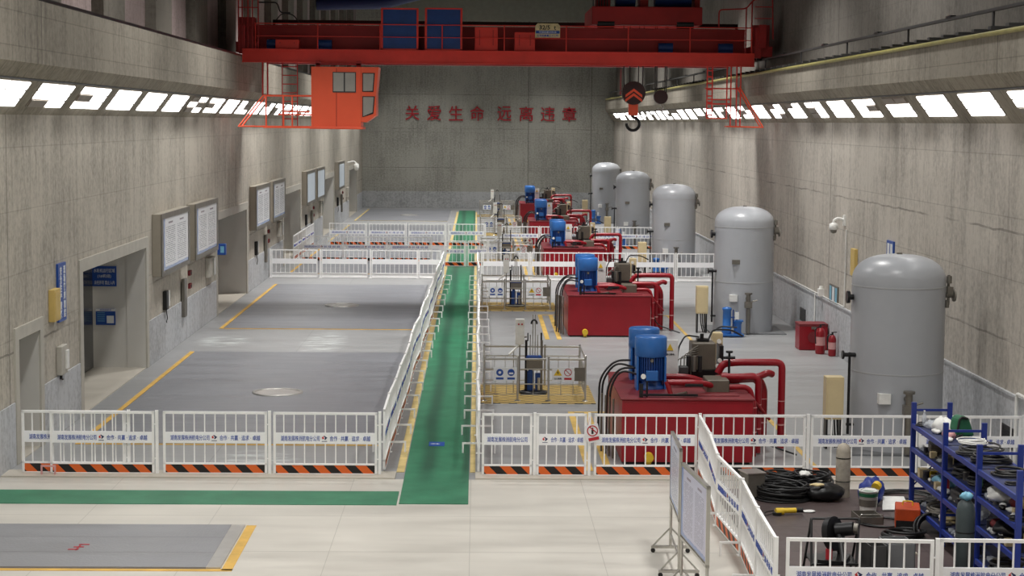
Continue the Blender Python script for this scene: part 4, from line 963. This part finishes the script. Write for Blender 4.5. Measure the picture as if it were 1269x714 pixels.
bars([((-8.25, y_, 6.43), (-5.74, y_, 6.43)), ((-8.25, y_, 6.43), (-7.4, y_, 7.5)), ((-7.4, y_, 7.5), (-5.74, y_, 7.5)), ((-7.3, y_, 6.43), (-7.3, y_, 7.5)), ((-6.7, y_, 6.43), (-6.7, y_, 7.5)), ((-6.4, y_, 6.43), (-6.4, y_, 7.5)),
      ((-8.25, .6, 6.43), (-5.74, .6, 6.43)), ((-8.25, .6, 6.43), (-7.4, .6, 7.5)), ((-7.4, .6, 7.5), (-5.74, .6, 7.5)), ((-6.9, y_, 6.85), (-5.74, y_, 6.85)), ((-8.25, y_, 6.43), (-8.25, .6, 6.43)), ((-6.72, y_, 6.95), (-5.8, y_, 6.95))], 'cab_landing_rail', 'cab', .028)
MB().box(-7.4, -5.74, -.35, .65, 6.38, 6.43).build('cab_landing', 'cab', t)
bars([((-7.45, 0, 7.5), (-7.45, 0, 8.66)), ((-7.28, 0, 7.5), (-7.28, 0, 8.66))], 'hanger_post', 'crane_shaded', .03)
bars([((-6.77, 0, 6.43), (-6.77, 0, 8.66)), ((-6.25, 0, 6.43), (-6.25, 0, 8.66))] + [((-6.77, 0, 6.7 + .3 * i), (-6.25, 0, 6.7 + .3 * i)) for i in range(7)], 'ladder', 'crane_shaded', .018)
# right inspection ladder and landing
bars([((7.97, 0, 8.66), (7.97, 0, 6.85)), ((8.15, 0, 8.66), (8.15, 0, 6.85)), ((8.66, 0, 8.66), (8.66, 0, 6.85)), ((8.8, 0, 8.66), (8.8, 0, 6.57)), ((9.0, 0, 8.66), (9.0, 0, 6.57)), ((9.14, 0, 8.66), (9.14, 0, 6.57)),
      ((7.9, 0, 7.88), (9.1, 0, 7.88)), ((8.0, 0, 7.5), (8.8, 0, 7.5)), ((8.0, 0, 7.35), (8.8, 0, 7.35)), ((8.0, 0, 8.3), (8.1, 0, 8.3))] + [((7.97, 0, 8.5 - .22 * i), (8.15, 0, 8.5 - .22 * i)) for i in range(8)], 'inspection_ladder', 'crane', .024)
bars([((9.1, 0, 7.95), (9.95, 0, 6.55)), ((8.7, 0, 6.57), (9.95, 0, 6.55)), ((8.7, .6, 6.57), (9.95, .6, 6.55)), ((9.95, 0, 6.55), (9.95, .6, 6.55)), ((9.1, .6, 7.95), (9.95, .6, 6.55)), ((8.7, 0, 6.57), (8.7, .6, 6.57)), ((7.97, 0, 6.85), (8.7, 0, 6.85))], 'inspection_landing', 'cab', .026)
# hooks
def hook(x, zc, r, name, yb=64, big=True):
    h = thing(name, 'large red and black crane hook block hanging from ropes' if big else 'small dark auxiliary crane hook beside the large one', 'hook', (x, yb, zc), 0)
    MB().cyl((0, -.18 if big else -.12, 0), (0, .18 if big else .12, 0), r, n=28).build('sheave_housing', 'hookm' if big else 'hookm', h, bevel=.02)
    if big:
        for y in (-.2,): 
            for s in (0, 1):
                MB().prism([(-.3, -.22 + .16 * s), (0, .0 + .16 * s), (.3, -.22 + .16 * s), (.3, -.32 + .16 * s), (0, -.1 + .16 * s), (-.3, -.32 + .16 * s)], 1, y, y + .02).build('chevron', 'cab' if s else 'cab', h)
        MB().box(-.17, .17, -.1, .1, -.8, -.3).build('hook_shank', 'cab', h, bevel=.02)
    z0 = -.85 if big else -r - .05; q = .23 if big else .09; rt = .055 if big else .025
    pts = [(0, 0, z0 + .1)] + [(q * sin(a), 0, z0 - q - .02 + q * cos(a)) for a in [R(20 + i * 18) for i in range(14)]]
    pts = [(0, 0, z0 + .12), (0, 0, z0)] + [(q * cos(a), 0, z0 - q * 1.1 + q * sin(a)) for a in [R(75 - 20 * i) for i in range(14)]]
    MB().tube(pts, rt, 10).build('hook', 'blkm' if big else 'steel', h)
    b = MB()
    for k, dx in enumerate((-r * .9, -r * .35, r * .45, r * .85) if big else (-.22, -.16, .16, .22)): b.cyl((dx * .9, 0, 0 if not big else r * .3), (dx, 0, 10.2 - zc), .02, n=6)
    b.build('rope', 'blk', h)
hook(5.58, 7.73, .42, 'crane_hook'); hook(6.56, 7.6, .25, 'auxiliary_hook', 64, False)

# slogan characters on the far wall
for ch, px in zip('关爱生命远离违章', (-5.02, -3.35, -1.68, -.05, 2.05, 3.73, 5.38, 7.03)):
    o = text_obj('wall_character', ch, 'redtxt', None, (px, YF - .05, 7.28), w=1.08, h=1.12, depth=.03, bold=.004)
    tag(o, 'red raised character %s, %s from the left in the far wall slogan' % (ch, ORD['关爱生命远离违章'.index(ch)]), 'lettering', 'red slogan characters')
tag(MB().tube(fillet([(-9, 100, 13.1), (-5.3, 100, 13.2), (-2.6, 100, 13.9), (2, 100, 15)], .4), .35, 16).build('air_duct', 'navy'), 'dark blue duct under the roof above the blue crane cabinets', 'duct')
t = thing('far_doorway_panel', 'dark reddish panel high on the right wall near the far corner', 'panel', (XR + .1, 130.5, 8.4))
MB().box(-.06, 0, 0, 4.5, 0, 2.6).build('panel_face', 'colUL', t); MB().box(-.1, -.06, .5, 1.6, .3, 2.2).build('shutter', 'redd', t)

# ------------------------------------------------------------ two display boards on wheeled stands
def board(x, y, rz, L, label, mat):
    t = thing('display_board', label, 'notice board', (x, y, 0), rz, 'wheeled stainless display boards')
    # local: board runs along +x, readable face -y
    MB().box(.03, L - .03, -.015, .015, .86, 1.9).build('panel', 'steeld', t)
    MB().box(.05, L - .05, -.02, -.015, .9, 1.87).build('poster', mat, t)
    MB().box(0, L, -.025, .025, 1.88, 1.92).box(0, L, -.025, .025, .83, .87).box(0, .04, -.025, .025, .83, 1.92).box(L - .04, L, -.025, .025, .83, 1.92).build('panel_frame', 'steel', t)
    for xx in (.02, L - .02):
        MB().cyl((xx, 0, .08), (xx, 0, .85), .022).build('post', 'steel', t)
        f = MB().box(xx - .025, xx + .025, -.3, .3, .07, .11).cyl((xx, -.28, .1), (xx, 0, .4), .014).cyl((xx, .28, .1), (xx, 0, .4), .014).build('foot', 'steel', t)
        for yy in (-.27, .27): MB().cyl((xx - .015, yy, .035), (xx + .015, yy, .035), .035).build('castor', 'blk', f)
    MB().cyl((.02, 0, .3), (L - .02, 0, .3), .018).build('lower_bar', 'steel', t)
    return t
N_ = document('board_poster_a', 0, 30, 1); N2_ = document('board_poster_b', 0, 44, 2)
M['ba'], M['bb'] = N_, N2_
for m_, tint in ((N_, (196, 204, 226)), (N2_, (188, 188, 214))):
    for nd_ in m_.node_tree.nodes:
        if nd_.type == 'MIX' and not nd_.inputs[6].is_linked and nd_.inputs[6].default_value[0] > .7: nd_.inputs[6].default_value = lin(tint)
board(3.05, 27.15, math.atan2(-1.55, -.04), 1.55, 'farther wheeled display board with white and blue poster on cream floor', 'ba')
board(2.92, 24.6, math.atan2(-1.7, .15), 1.7, 'nearer wheeled display board with wide plan poster at the bottom edge', 'bb')

# ------------------------------------------------------------ blue storage racks
RX0, RX1 = 7.42, 8.03; ys = (29.6, 27.55, 25.65, 23.7); zs = (.3, .8, 1.24, 1.64)
def rack(label, ya, yb, own_far):
    t = thing('storage_rack', label, 'shelving', (0, 0, 0), 0, 'blue steel storage racks')
    for y in ([ya, yb] if own_far else [yb]):
        for x in (RX0, RX1):
            MB().box(x - .04, x + .04, y - .03, y + .03, 0, 2.0).build('upright', 'blues', t)
        MB().box(RX0, RX1, y - .012, y + .012, 1.85, 1.89).box(RX0, RX1, y - .012, y + .012, .5, .54).cyl((RX0, y, .55), (RX1, y, 1.2), .012).build('side_brace', 'blues', t)
    for z in zs:
        MB().box(RX0 - .02, RX1 + .02, yb + .03, ya - .03, z - .015, z).build('shelf', 'shelfp', t)
        MB().box(RX0 - .035, RX0, yb + .02, ya - .02, z - .07, z + .005).box(RX1, RX1 + .035, yb + .02, ya - .02, z - .07, z + .005).build('shelf_beam', 'blues', t)
rack('farthest bay of the blue storage rack, with bottle and green bag on top', ys[0], ys[1], True)
rack('middle bay of the blue storage rack, with coiled hoses on top', ys[1] - .03, ys[2], False)
rack('nearest bay of the blue storage rack at the right picture edge', ys[2] - .03, ys[3], False)
def coil(name, label, x, y, z, r, tr, turns, mat, cat='hose', tilt=(0, 0), seed=0, group=None, flat=.5, n=26):
    rnd = random.Random(seed); pts = []
    for i in range(turns * n + 1):
        a = 2 * pi * i / n; k = i / (turns * n)
        rr = r * (1 + .1 * sin(a * .37 + seed) + .08 * sin(a * 1.13 + seed * 2)); hz = tr + (turns * tr * flat) * (.5 + .5 * sin(a * .61 + seed)) * k * 2
        pts.append((rr * cos(a) + .1 * r * sin(a * .21 + seed), rr * .9 * sin(a), hz))
    T = Matrix.Translation((x, y, z)) @ Matrix.Rotation(tilt[0], 4, 'X') @ Matrix.Rotation(tilt[1], 4, 'Y')
    return tag(MB().tube([T @ Vector(p) for p in pts], tr, 6).build(name, mat), label, cat, group)
def bag(name, label, x, y, z, d, mat, seed=0, cat='bag', amp=.2, group=None):
    return tag(MB().blob((x, y, z + d[2] * .92), d, seed, amp).build(name, mat), label, cat, group)
xc = 7.72
# top shelf
t = thing('water_bottle', 'clear plastic bottle standing at the far end of the rack top shelf', 'bottle', (7.55, 29.4, 1.64))
MB().lathe([(.035, 0), (.036, .14), (.03, .17), (.013, .22), (.013, .24)], n=16).build('bottle_body', 'clear', t); MB().cyl((0, 0, .235), (0, 0, .255), .016).build('cap', 'wpl', t)
bag('plastic_bag', 'white and orange plastic bag on the rack top shelf near the bottle', 7.68, 28.7, 1.64, (.16, .28, .13), 'wpl', 3)
bag('paper_packet', 'orange paper packet on the rack top shelf', 7.62, 28.1, 1.64, (.1, .14, .08), 'pink', 5, 'packet')
bag('film_wrap', 'crumpled clear film on the rack top shelf beside the bottle', 7.6, 29.1, 1.64, (.12, .16, .07), 'clear', 8, 'wrap')
t = thing('green_satchel', 'green cloth satchel standing on the rack top shelf', 'bag', (7.88, 28.4, 1.64), R(20))
MB().prism([(-.16, 0), (.22, 0), (.1, .3), (-.02, .36), (-.1, .3)], 1, -.12, .12).build('satchel_body', 'grn', t, bevel=.04); MB().tube(fillet([(-.14, -.13, .1), (-.1, -.13, .34), (.05, -.13, .3)], .1), .02, 6).build('strap', 'blk', t)
coil('hose_coil', 'large black and white hose coil on top of the middle rack bay', 7.74, 26.75, 1.65, .29, .016, 9, 'dgry', seed=2)
coil('cable_coil', 'pale cable coil lying on the large hose coil', 7.7, 27.0, 1.78, .2, .01, 6, 'wpl', 'cable', seed=4)
coil('cable_coil', 'black cable coil at the near end of the middle rack top', 7.72, 26.1, 1.65, .26, .018, 6, 'blk', 'cable', seed=6)
b = thing('grinding_wheel', 'green round grinding wheel leaning in the middle rack bay', 'wheel', (7.55, 25.95, 1.26), R(70)); MB().cyl((0, -.02, .13), (0, .02, .13), .13, n=26).build('disc', 'grn', b); MB().cyl((0, -.03, .13), (0, .03, .13), .03).build('hub', 'blk', b)
# other shelves: a mix of tools, coils and bags, each its own thing
stuff = [
 ('tool_case', 'grey-brown tool case on the second shelf of the farthest rack bay', 'case', 'box', 7.7, 29.0, 1.24, (.3, .5, .17), 'brn'),
 ('carton', 'small beige carton on the second shelf of the farthest rack bay', 'box', 'box', 7.62, 28.1, 1.24, (.14, .2, .2), 'beige'),
 ('cable_coil', 'black coil on the second shelf of the farthest rack bay', 'cable', 'coil', 7.75, 28.4, 1.24, (.2, .018, 6), 'blk'),
 ('hose_coil', 'black hose heap on the second shelf of the middle rack bay', 'hose', 'coil', 7.7, 27.1, 1.25, (.24, .022, 6), 'blk'),
 ('cable_coil', 'thin dark coil at the near end of the middle second shelf', 'cable', 'coil', 7.7, 26.4, 1.25, (.2, .014, 7), 'dgry'),
 ('blue_film', 'pale blue plastic film on the third shelf of the farthest bay', 'wrap', 'bag', 7.66, 28.4, .8, (.18, .3, .1), 'lblue'),
 ('red_bottle', 'red bottle at the near end of the farthest third shelf', 'bottle', 'box', 7.56, 27.9, .8, (.09, .09, .26), 'redtxt'),
 ('lidded_box', 'small yellow lidded box on the third shelf of the farthest bay', 'box', 'box', 7.7, 29.2, .8, (.2, .2, .12), 'yel'),
 ('tool_roll', 'black tool bundle on the third shelf beside the yellow box', 'tools', 'bag', 7.75, 28.85, .8, (.15, .25, .07), 'blk'),
 ('drill_case', 'olive grey machine case on the third shelf of the middle bay', 'case', 'box', 7.7, 27.0, .8, (.4, .7, .2), 'dgry'),
 ('film_bundle', 'crumpled clear bundle on the third shelf of the middle bay', 'wrap', 'bag', 7.6, 26.1, .8, (.14, .22, .12), 'clear'),
 ('chain_heap', 'heap of dark shackles on the bottom shelf of the farthest bay', 'chain', 'coil', 7.7, 28.6, .3, (.22, .03, 5), 'steeld'),
 ('rope_heap', 'tan rope heap on the bottom shelf near the middle upright', 'rope', 'coil', 7.7, 28.0, .3, (.18, .02, 6), 'cloth'),
 ('blue_sack', 'dark blue sack on the bottom shelf of the middle bay', 'bag', 'bag', 7.72, 26.8, .3, (.22, .45, .14), 'bluec'),
 ('hose_coil', 'black hose on the top shelf of the nearest rack bay', 'hose', 'coil', 7.75, 25.1, 1.65, (.22, .02, 5), 'blk'),
 ('white_sack', 'white plastic sack on the nearest bay under the hose', 'bag', 'bag', 7.62, 25.2, 1.25, (.2, .3, .11), 'wpl'),
 ('cream_bag', 'cream cloth bag at the right picture edge on the rack', 'bag', 'bag', 7.85, 24.35, 1.28, (.17, .22, .17), 'cloth'),
 ('maroon_wrap', 'maroon wrap beside the cream bag on the rack', 'wrap', 'bag', 7.72, 24.65, 1.25, (.12, .14, .1), 'maroon'),
 ('black_cloth', 'black bundle on the third shelf of the nearest bay', 'bundle', 'bag', 7.7, 25.0, .8, (.22, .4, .1), 'blk'),
 ('red_cartridge', 'red patterned packet on the third shelf of the nearest bay', 'packet', 'bag', 7.65, 25.35, .8, (.13, .2, .08), 'maroon'),
 ('cable_coil', 'black and white coil on the bottom shelf of the nearest bay', 'cable', 'coil', 7.7, 25.0, .3, (.22, .02, 6), 'dgry'),
 ('yellow_can', 'pale yellow can at the near end of the third shelf', 'can', 'box', 7.75, 24.25, .8, (.16, .16, .25), 'cloth'),
]
for i, (nm, lb, cat, kind, x, y, z, d, mat) in enumerate(stuff):
    if kind == 'box':
        t = thing(nm, lb, cat, (x, y, z), R((i * 13) % 20 - 10))
        if 'bottle' in nm or 'can' in nm: MB().lathe([(d[0] / 2, 0), (d[0] / 2, d[2] * .75), (d[0] * .2, d[2] * .9), (d[0] * .2, d[2])], n=16).build('body', mat, t)
        else:
            MB().box(-d[0] / 2, d[0] / 2, -d[1] / 2, d[1] / 2, 0, d[2]).build('body', mat, t, bevel=.015); MB().box(-d[0] / 2 - .004, d[0] / 2 + .004, -d[1] / 2 - .004, d[1] / 2 + .004, d[2] * .72, d[2] * .76).build('lid_seam', 'blk', t)
    elif kind == 'bag': bag(nm, lb, x, y, z, d, mat, i, cat)
    else: coil(nm, lb, x, y, z, d[0], d[1], d[2], mat, cat, seed=i)

rc = random.Random(21)
KIN = [('tin_can', 'can', ('steeld', 'dull metal')), ('small_carton', 'box', ('beige', 'beige')), ('tool_bundle', 'tools', ('blk', 'black')), ('hose_loop', 'hose', ('blk', 'black')),
       ('plastic_wrap', 'wrap', ('clear', 'clear crumpled')), ('pipe_fitting', 'fitting', ('brn', 'grey-brown')), ('glove_pair', 'gloves', ('wpl', 'dirty white')), ('grease_tub', 'tub', ('dgry', 'dark grey'))]
for bi, (ya, yb) in enumerate(((29.5, 27.7), (27.4, 25.8), (25.5, 23.9))):
    for zi, z in enumerate(zs):
        n = (9, 9, 9)[bi] if zi < 3 else (5, 0, 4)[bi]
        for i in range(n):
            nm, cat, (mt, cn) = KIN[rc.randrange(8)]; y = ya + (yb - ya) * (i + .5) / n; x = 7.49 + .1 * rc.random() + (.3 if i % 2 and zi == 3 else 0)
            lb = '%s %s, %s shelf, %s rack bay, %s from far end' % (cn, nm.replace('_', ' '), ('bottom', 'third', 'second', 'top')[zi], ('farthest', 'middle', 'nearest')[bi], ORD[i])
            a_ = .045 + .03 * rc.random()
            gp = 'small clutter on the blue rack shelves'
            if nm == 'hose_loop': coil(nm, lb, x, y, z, a_ * 1.5, .012, 4, mt, cat, seed=i + zi * 9, group=gp, n=14)
            elif nm in ('tool_bundle', 'plastic_wrap', 'glove_pair'): tag(MB().blob((x, y, z + a_ * .6), (a_, a_ * 1.4, a_ * .62), i + 3 * zi, .25, 8).build(nm, mt), lb, cat, gp)
            elif nm == 'small_carton': tag(MB().box(x - a_, x + a_, y - a_, y + a_, z, z + 2 * a_).box(x - a_ * .2, x + a_ * .2, y - a_ - .002, y + a_ + .002, z, z + 2 * a_ + .002, 1).build(nm, [mt, 'cloth']), lb, cat, gp)
            elif nm == 'pipe_fitting': tag(MB().tube(fillet([(x - a_, y - a_, z + .025), (x + a_, y - a_, z + .025), (x + a_, y + a_, z + .025)], .05), .024, 8).build(nm, mt), lb, cat, gp)
            else: tag(MB().lathe([(a_ * .8, 0), (a_ * .8, a_ * 2), (a_ * .86, a_ * 2), (a_ * .86, a_ * 2.15), (a_ * .5, a_ * 2.2)], (x, y, z), 16).build(nm, mt), lb, cat, gp)

# ------------------------------------------------------------ loose gear on the work floor
Z0 = .012
t = thing('gas_cylinder', 'grey-green gas cylinder standing before the blue racks', 'gas cylinder', (7.03, 24.9, Z0))
MB().lathe([(.12, 0), (.135, .02), (.135, 1.15), (.11, 1.27), (.05, 1.34)], n=24).build('cylinder', 'grycyl', t); MB().lathe([(.137, .85), (.137, .87)], n=24).build('band', 'blk', t)
MB().cyl((0, 0, 1.33), (0, 0, 1.42), .025).cyl((0, 0, 1.39), (.09, -.03, 1.41), .02).build('valve', 'brn', t); MB().blob((.0, -.02, 1.38), (.09, .09, .06), 3).build('plastic_cap_wrap', 'lblue', t)
t = thing('gas_cylinder', 'dirty white gas cylinder standing at the front fence', 'gas cylinder', (6.6, 31.3, Z0))
MB().lathe([(.125, 0), (.13, .02), (.13, .82), (.1, .93), (.04, .97)], n=24).build('cylinder', 'dirty', t); MB().lathe([(.133, .28), (.133, .295)], n=24).lathe([(.133, .7), (.133, .72)], n=24).build('band', 'blk', t)
t = thing('steel_cabinet', 'grey open steel stool box beside the slanting fence', 'box', (4.95, 31.2, Z0), R(15))
MB().box(-.16, .16, -.2, .2, .04, .46).build('cabinet_body', 'steeld', t, bevel=.01); MB().box(-.18, .18, -.22, .22, .46, .48).build('top_plate', 'steel', t); MB().box(-.15, .15, -.19, .19, 0, .04).build('foot_rail', 'blk', t)
coil('welding_cable', 'big heap of black welding cable beside the grey steel box', 5.5, 31.1, Z0, .42, .019, 32, 'blk', 'cable', seed=1, flat=.24)
coil('welding_cable', 'upper heap of black cable against the fence foot', 5.6, 31.9, Z0, .33, .019, 28, 'blk', 'cable', seed=9, flat=.3)
coil('hose_coil', 'black hose ring heap left of the white cylinder', 6.1, 31.75, Z0, .34, .02, 34, 'blkm', 'hose', seed=3, flat=.26)
bag('rubbish_bag', 'shiny black plastic bag lying beside the cable heaps', 6.2, 31.0, Z0, (.36, .3, .16), 'blkm', 2, amp=.12)
bag('glove', 'white work glove on the black hose heap', 5.95, 31.5, .34, (.1, .13, .05), 'wpl', 6, 'glove')
bag('glove', 'yellowish work glove on the black bag', 6.05, 30.8, .3, (.13, .05, .03), 'cloth', 7, 'glove')
t = thing('angle_grinder', 'yellow and black angle grinder lying on the brown floor', 'power tool', (5.3, 29.8, Z0), R(8))
MB().cyl((-.02, 0, .07), (.2, 0, .07), .045).cyl((-.16, 0, .06), (-.02, 0, .06), .06).build('grinder_body', 'yel', t); MB().cyl((.2, 0, .07), (.32, 0, .07), .04).cyl((-.14, -.02, .0), (-.14, -.02, .05), .08).build('grip', 'blk', t)
MB().tube(fillet([(-.2, 0, .03), (-.38, -.1, .01), (-.3, .2, .01), (-.1, .3, .01)], .15), .009, 6).build('power_cord', 'blk', t)
bag('rag', 'small crumpled silver wrapper on the brown floor', 5.75, 30.0, Z0, (.12, .07, .02), 'wpl', 12, 'wrapper')
t = thing('metal_tray', 'small open metal tray beside the paint bucket', 'tray', (6.62, 29.35, Z0), R(3))
b = MB().box(-.2, .2, -.28, .28, 0, .01)
for a in ((-.2, -.185, -.28, .28), (.185, .2, -.28, .28), (-.2, .2, -.28, -.265), (-.2, .2, .265, .28)): b.box(*a, 0, .12)
b.build('tray_body', 'steeld', t); MB().tube(fillet([(-.19, -.27, .12), (-.19, -.27, .17), (.19, -.27, .17), (.19, -.27, .12)], .04), .008, 6).build('tray_handle', 'steel', t)
t = thing('paint_bucket', 'white and green paint bucket on the brown floor', 'bucket', (6.8, 30.1, Z0))
MB().lathe([(.14, 0), (.165, .36), (.172, .36), (.172, .375), (.155, .375), (.145, .3)], n=28).build('bucket_body', 'wpl', t)
MB().lathe([(.163, .27), (.168, .33)], n=28).build('green_band', 'grn', t); MB().lathe([(.154, .1), (.160, .22)], n=28).build('grey_label', 'steeld', t)
MB().tube([(.17 * cos(a), -.04, .33 + .1 * sin(a)) for a in [pi * i / 8 for i in range(9)]], .005, 5).build('handle', 'steel', t)
bag('blue_cloth', 'blue work cloth heap behind the paint bucket', 6.98, 30.7, Z0, (.22, .22, .24), 'blues', 14, 'cloth')
t = thing('tape_roll', 'yellow tape roll lying on the blue cloth', 'tape', (7.02, 30.5, .36)); MB().cyl((-.02, -.05, 0), (.03, .02, .03), .08, n=20).build('roll', 'yel', t)
tag(MB().add([(-.2, -.3, 0), (.28, -.25, 0), (.3, .25, .12), (-.05, .35, .1), (-.2, -.3, .012), (.28, -.25, .012), (.3, .25, .13), (-.05, .35, .11)], [(0, 1, 2, 3), (4, 5, 6, 7), (0, 1, 5, 4), (1, 2, 6, 5), (2, 3, 7, 6), (3, 0, 4, 7)]).build('paper_sheet', 'wpl', None, (7.25, 30.4, .03)), 'bent white paper sheet beside the blue cloth', 'paper')
coil('cable_heap', 'thin grey cable spread near the farthest rack foot', 7.75, 31.2, Z0, .5, .012, 12, 'dgry', 'cable', seed=11, flat=.25)
coil('cable_heap', 'thin black cable spread before the orange welding box', 6.85, 29.2, Z0, .4, .01, 7, 'blk', 'cable', seed=12, flat=.2)
t = thing('welding_machine', 'orange-red welding box wrapped with black cable before the racks', 'machine', (7.15, 28.75, Z0), R(-12))
MB().box(-.2, .2, -.28, .28, .03, .4).build('machine_case', 'orng', t, bevel=.02); MB().box(-.19, .19, -.29, -.28, .06, .2).build('front_panel', 'blk', t)
MB().tube(fillet([(-.08, 0, .4), (-.08, 0, .47), (.08, 0, .47), (.08, 0, .4)], .03), .012, 6).build('carry_handle', 'yel', t)
for x in (-.15, .15): MB().box(x - .03, x + .03, -.25, .25, 0, .03).build('foot', 'blk', t)
coil('welding_lead', 'black welding lead looped over the orange box side', 7.45, 28.45, .02, .3, .022, 7, 'blk', 'cable', (R(60), R(20)), 13)
coil('welding_lead', 'black welding lead lying on the floor before the orange box', 6.95, 28.2, Z0, .3, .022, 6, 'blk', 'cable', seed=15)
t = thing('drill_tool', 'black and white hand drill lying before the orange box', 'power tool', (6.72, 27.7, Z0), R(30))
MB().cyl((-.12, 0, .06), (.14, 0, .06), .055).cyl((.14, 0, .06), (.22, 0, .06), .03).build('drill_body', 'blk', t); MB().box(-.08, .02, -.06, .06, .0, .12).build('battery', 'wpl', t, bevel=.01)
bag('orange_bag', 'orange-brown bag on the floor below the middle rack bay', 7.35, 24.0, Z0, (.2, .25, .2), 'orng', 21)
bag('white_green_bag', 'white and green bag behind the near fence below the rack', 7.25, 23.6, Z0, (.18, .2, .14), 'lblue', 23)
# black steel frame with chop saw
t = thing('saw_stand', 'black tubular frame stand behind the near fence', 'stand', (5.23, 25.2, Z0))
b = MB()
for p in ([(-.40, -.35, 0), (-.34, .1, .95), (.36, .1, .95), (.22, -.35, 0)], [(-.34, .1, .95), (-.38, .5, 0)], [(.36, .1, .95), (.32, .5, 0)], [(-.38, -.2, .35), (.27, -.2, .35)], [(-.37, .4, .3), (.33, .4, .3)]): b.tube(fillet(p, .04), .018, 6)
b.build('frame_tube', 'blk', t); MB().box(-.36, .3, -.22, .42, .33, .36).build('stand_plate', 'blkm', t)
t = thing('chop_saw', 'black cut-off saw with round guard on the frame stand', 'power tool', (5.2, 25.15, .375), R(-20))
MB().box(-.2, .2, -.22, .3, 0, .05).build('saw_base', 'blkm', t)
MB().cyl((-.06, .05, .38), (.02, .02, .4), .25, n=28).build('blade_guard', 'blkm', t); MB().cyl((.02, .02, .45), (.28, .0, .5), .1, n=18).build('saw_motor', 'blkm', t)
MB().tube(fillet([(.05, .25, .05), (.0, .15, .4), (.12, -.2, .38), (.2, -.45, .1)], .1), .035, 8).build('saw_arm', 'blk', t)
MB().cyl((-.05, -.12, .05), (-.05, -.12, .2), .05).build('red_clamp', 'redtxt', t); MB().cyl((.28, 0, .5), (.34, 0, .5), .08, n=18).build('motor_cap', 'steeld', t)
t = thing('grey_canister', 'ribbed grey canister behind the near fence left of the saw', 'container', (5.02, 24.1, Z0)); MB().lathe([(.16, 0), (.17, .05), (.15, .1), (.17, .15), (.15, .2), (.17, .25), (.15, .3), (.16, .4), (.08, .44)], n=22).build('canister_body', 'dgry', t); MB().lathe([(.155, .44), (.155, .46)], n=22).build('rim', 'steel', t)
for x, y, d, h, m_, lb in ((5.72, 24.9, (.24, .5), .7, 'dgry', 'open dark bin with liquid behind the near fence'), (6.1, 25.1, (.4, .5), .68, 'pad', 'grey box beside the dark bin behind the near fence'), (4.72, 24.5, (.5, .5), .3, 'blk', 'flat black box at the corner of the near fences')):
    t = thing('storage_box', lb, 'box', (x, y, Z0), R(4)); b = MB().box(-d[0] / 2, d[0] / 2, -d[1] / 2, d[1] / 2, 0, .02)
    for a in ((-d[0] / 2, -d[0] / 2 + .015, -d[1] / 2, d[1] / 2), (d[0] / 2 - .015, d[0] / 2, -d[1] / 2, d[1] / 2), (-d[0] / 2, d[0] / 2, -d[1] / 2, -d[1] / 2 + .015), (-d[0] / 2, d[0] / 2, d[1] / 2 - .015, d[1] / 2)): b.box(*a, 0, h)
    b.build('box_walls', m_, t); MB().box(-d[0] / 2 + .02, d[0] / 2 - .02, -d[1] / 2 + .02, d[1] / 2 - .02, .02, h * .8).build('contents', 'blkm', t)
tag(MB().box(6.2, 6.9, 27.0, 27.15, Z0, .03).build('wood_strip', 'dirty'), 'pale wooden strip lying on the brown floor', 'plank')
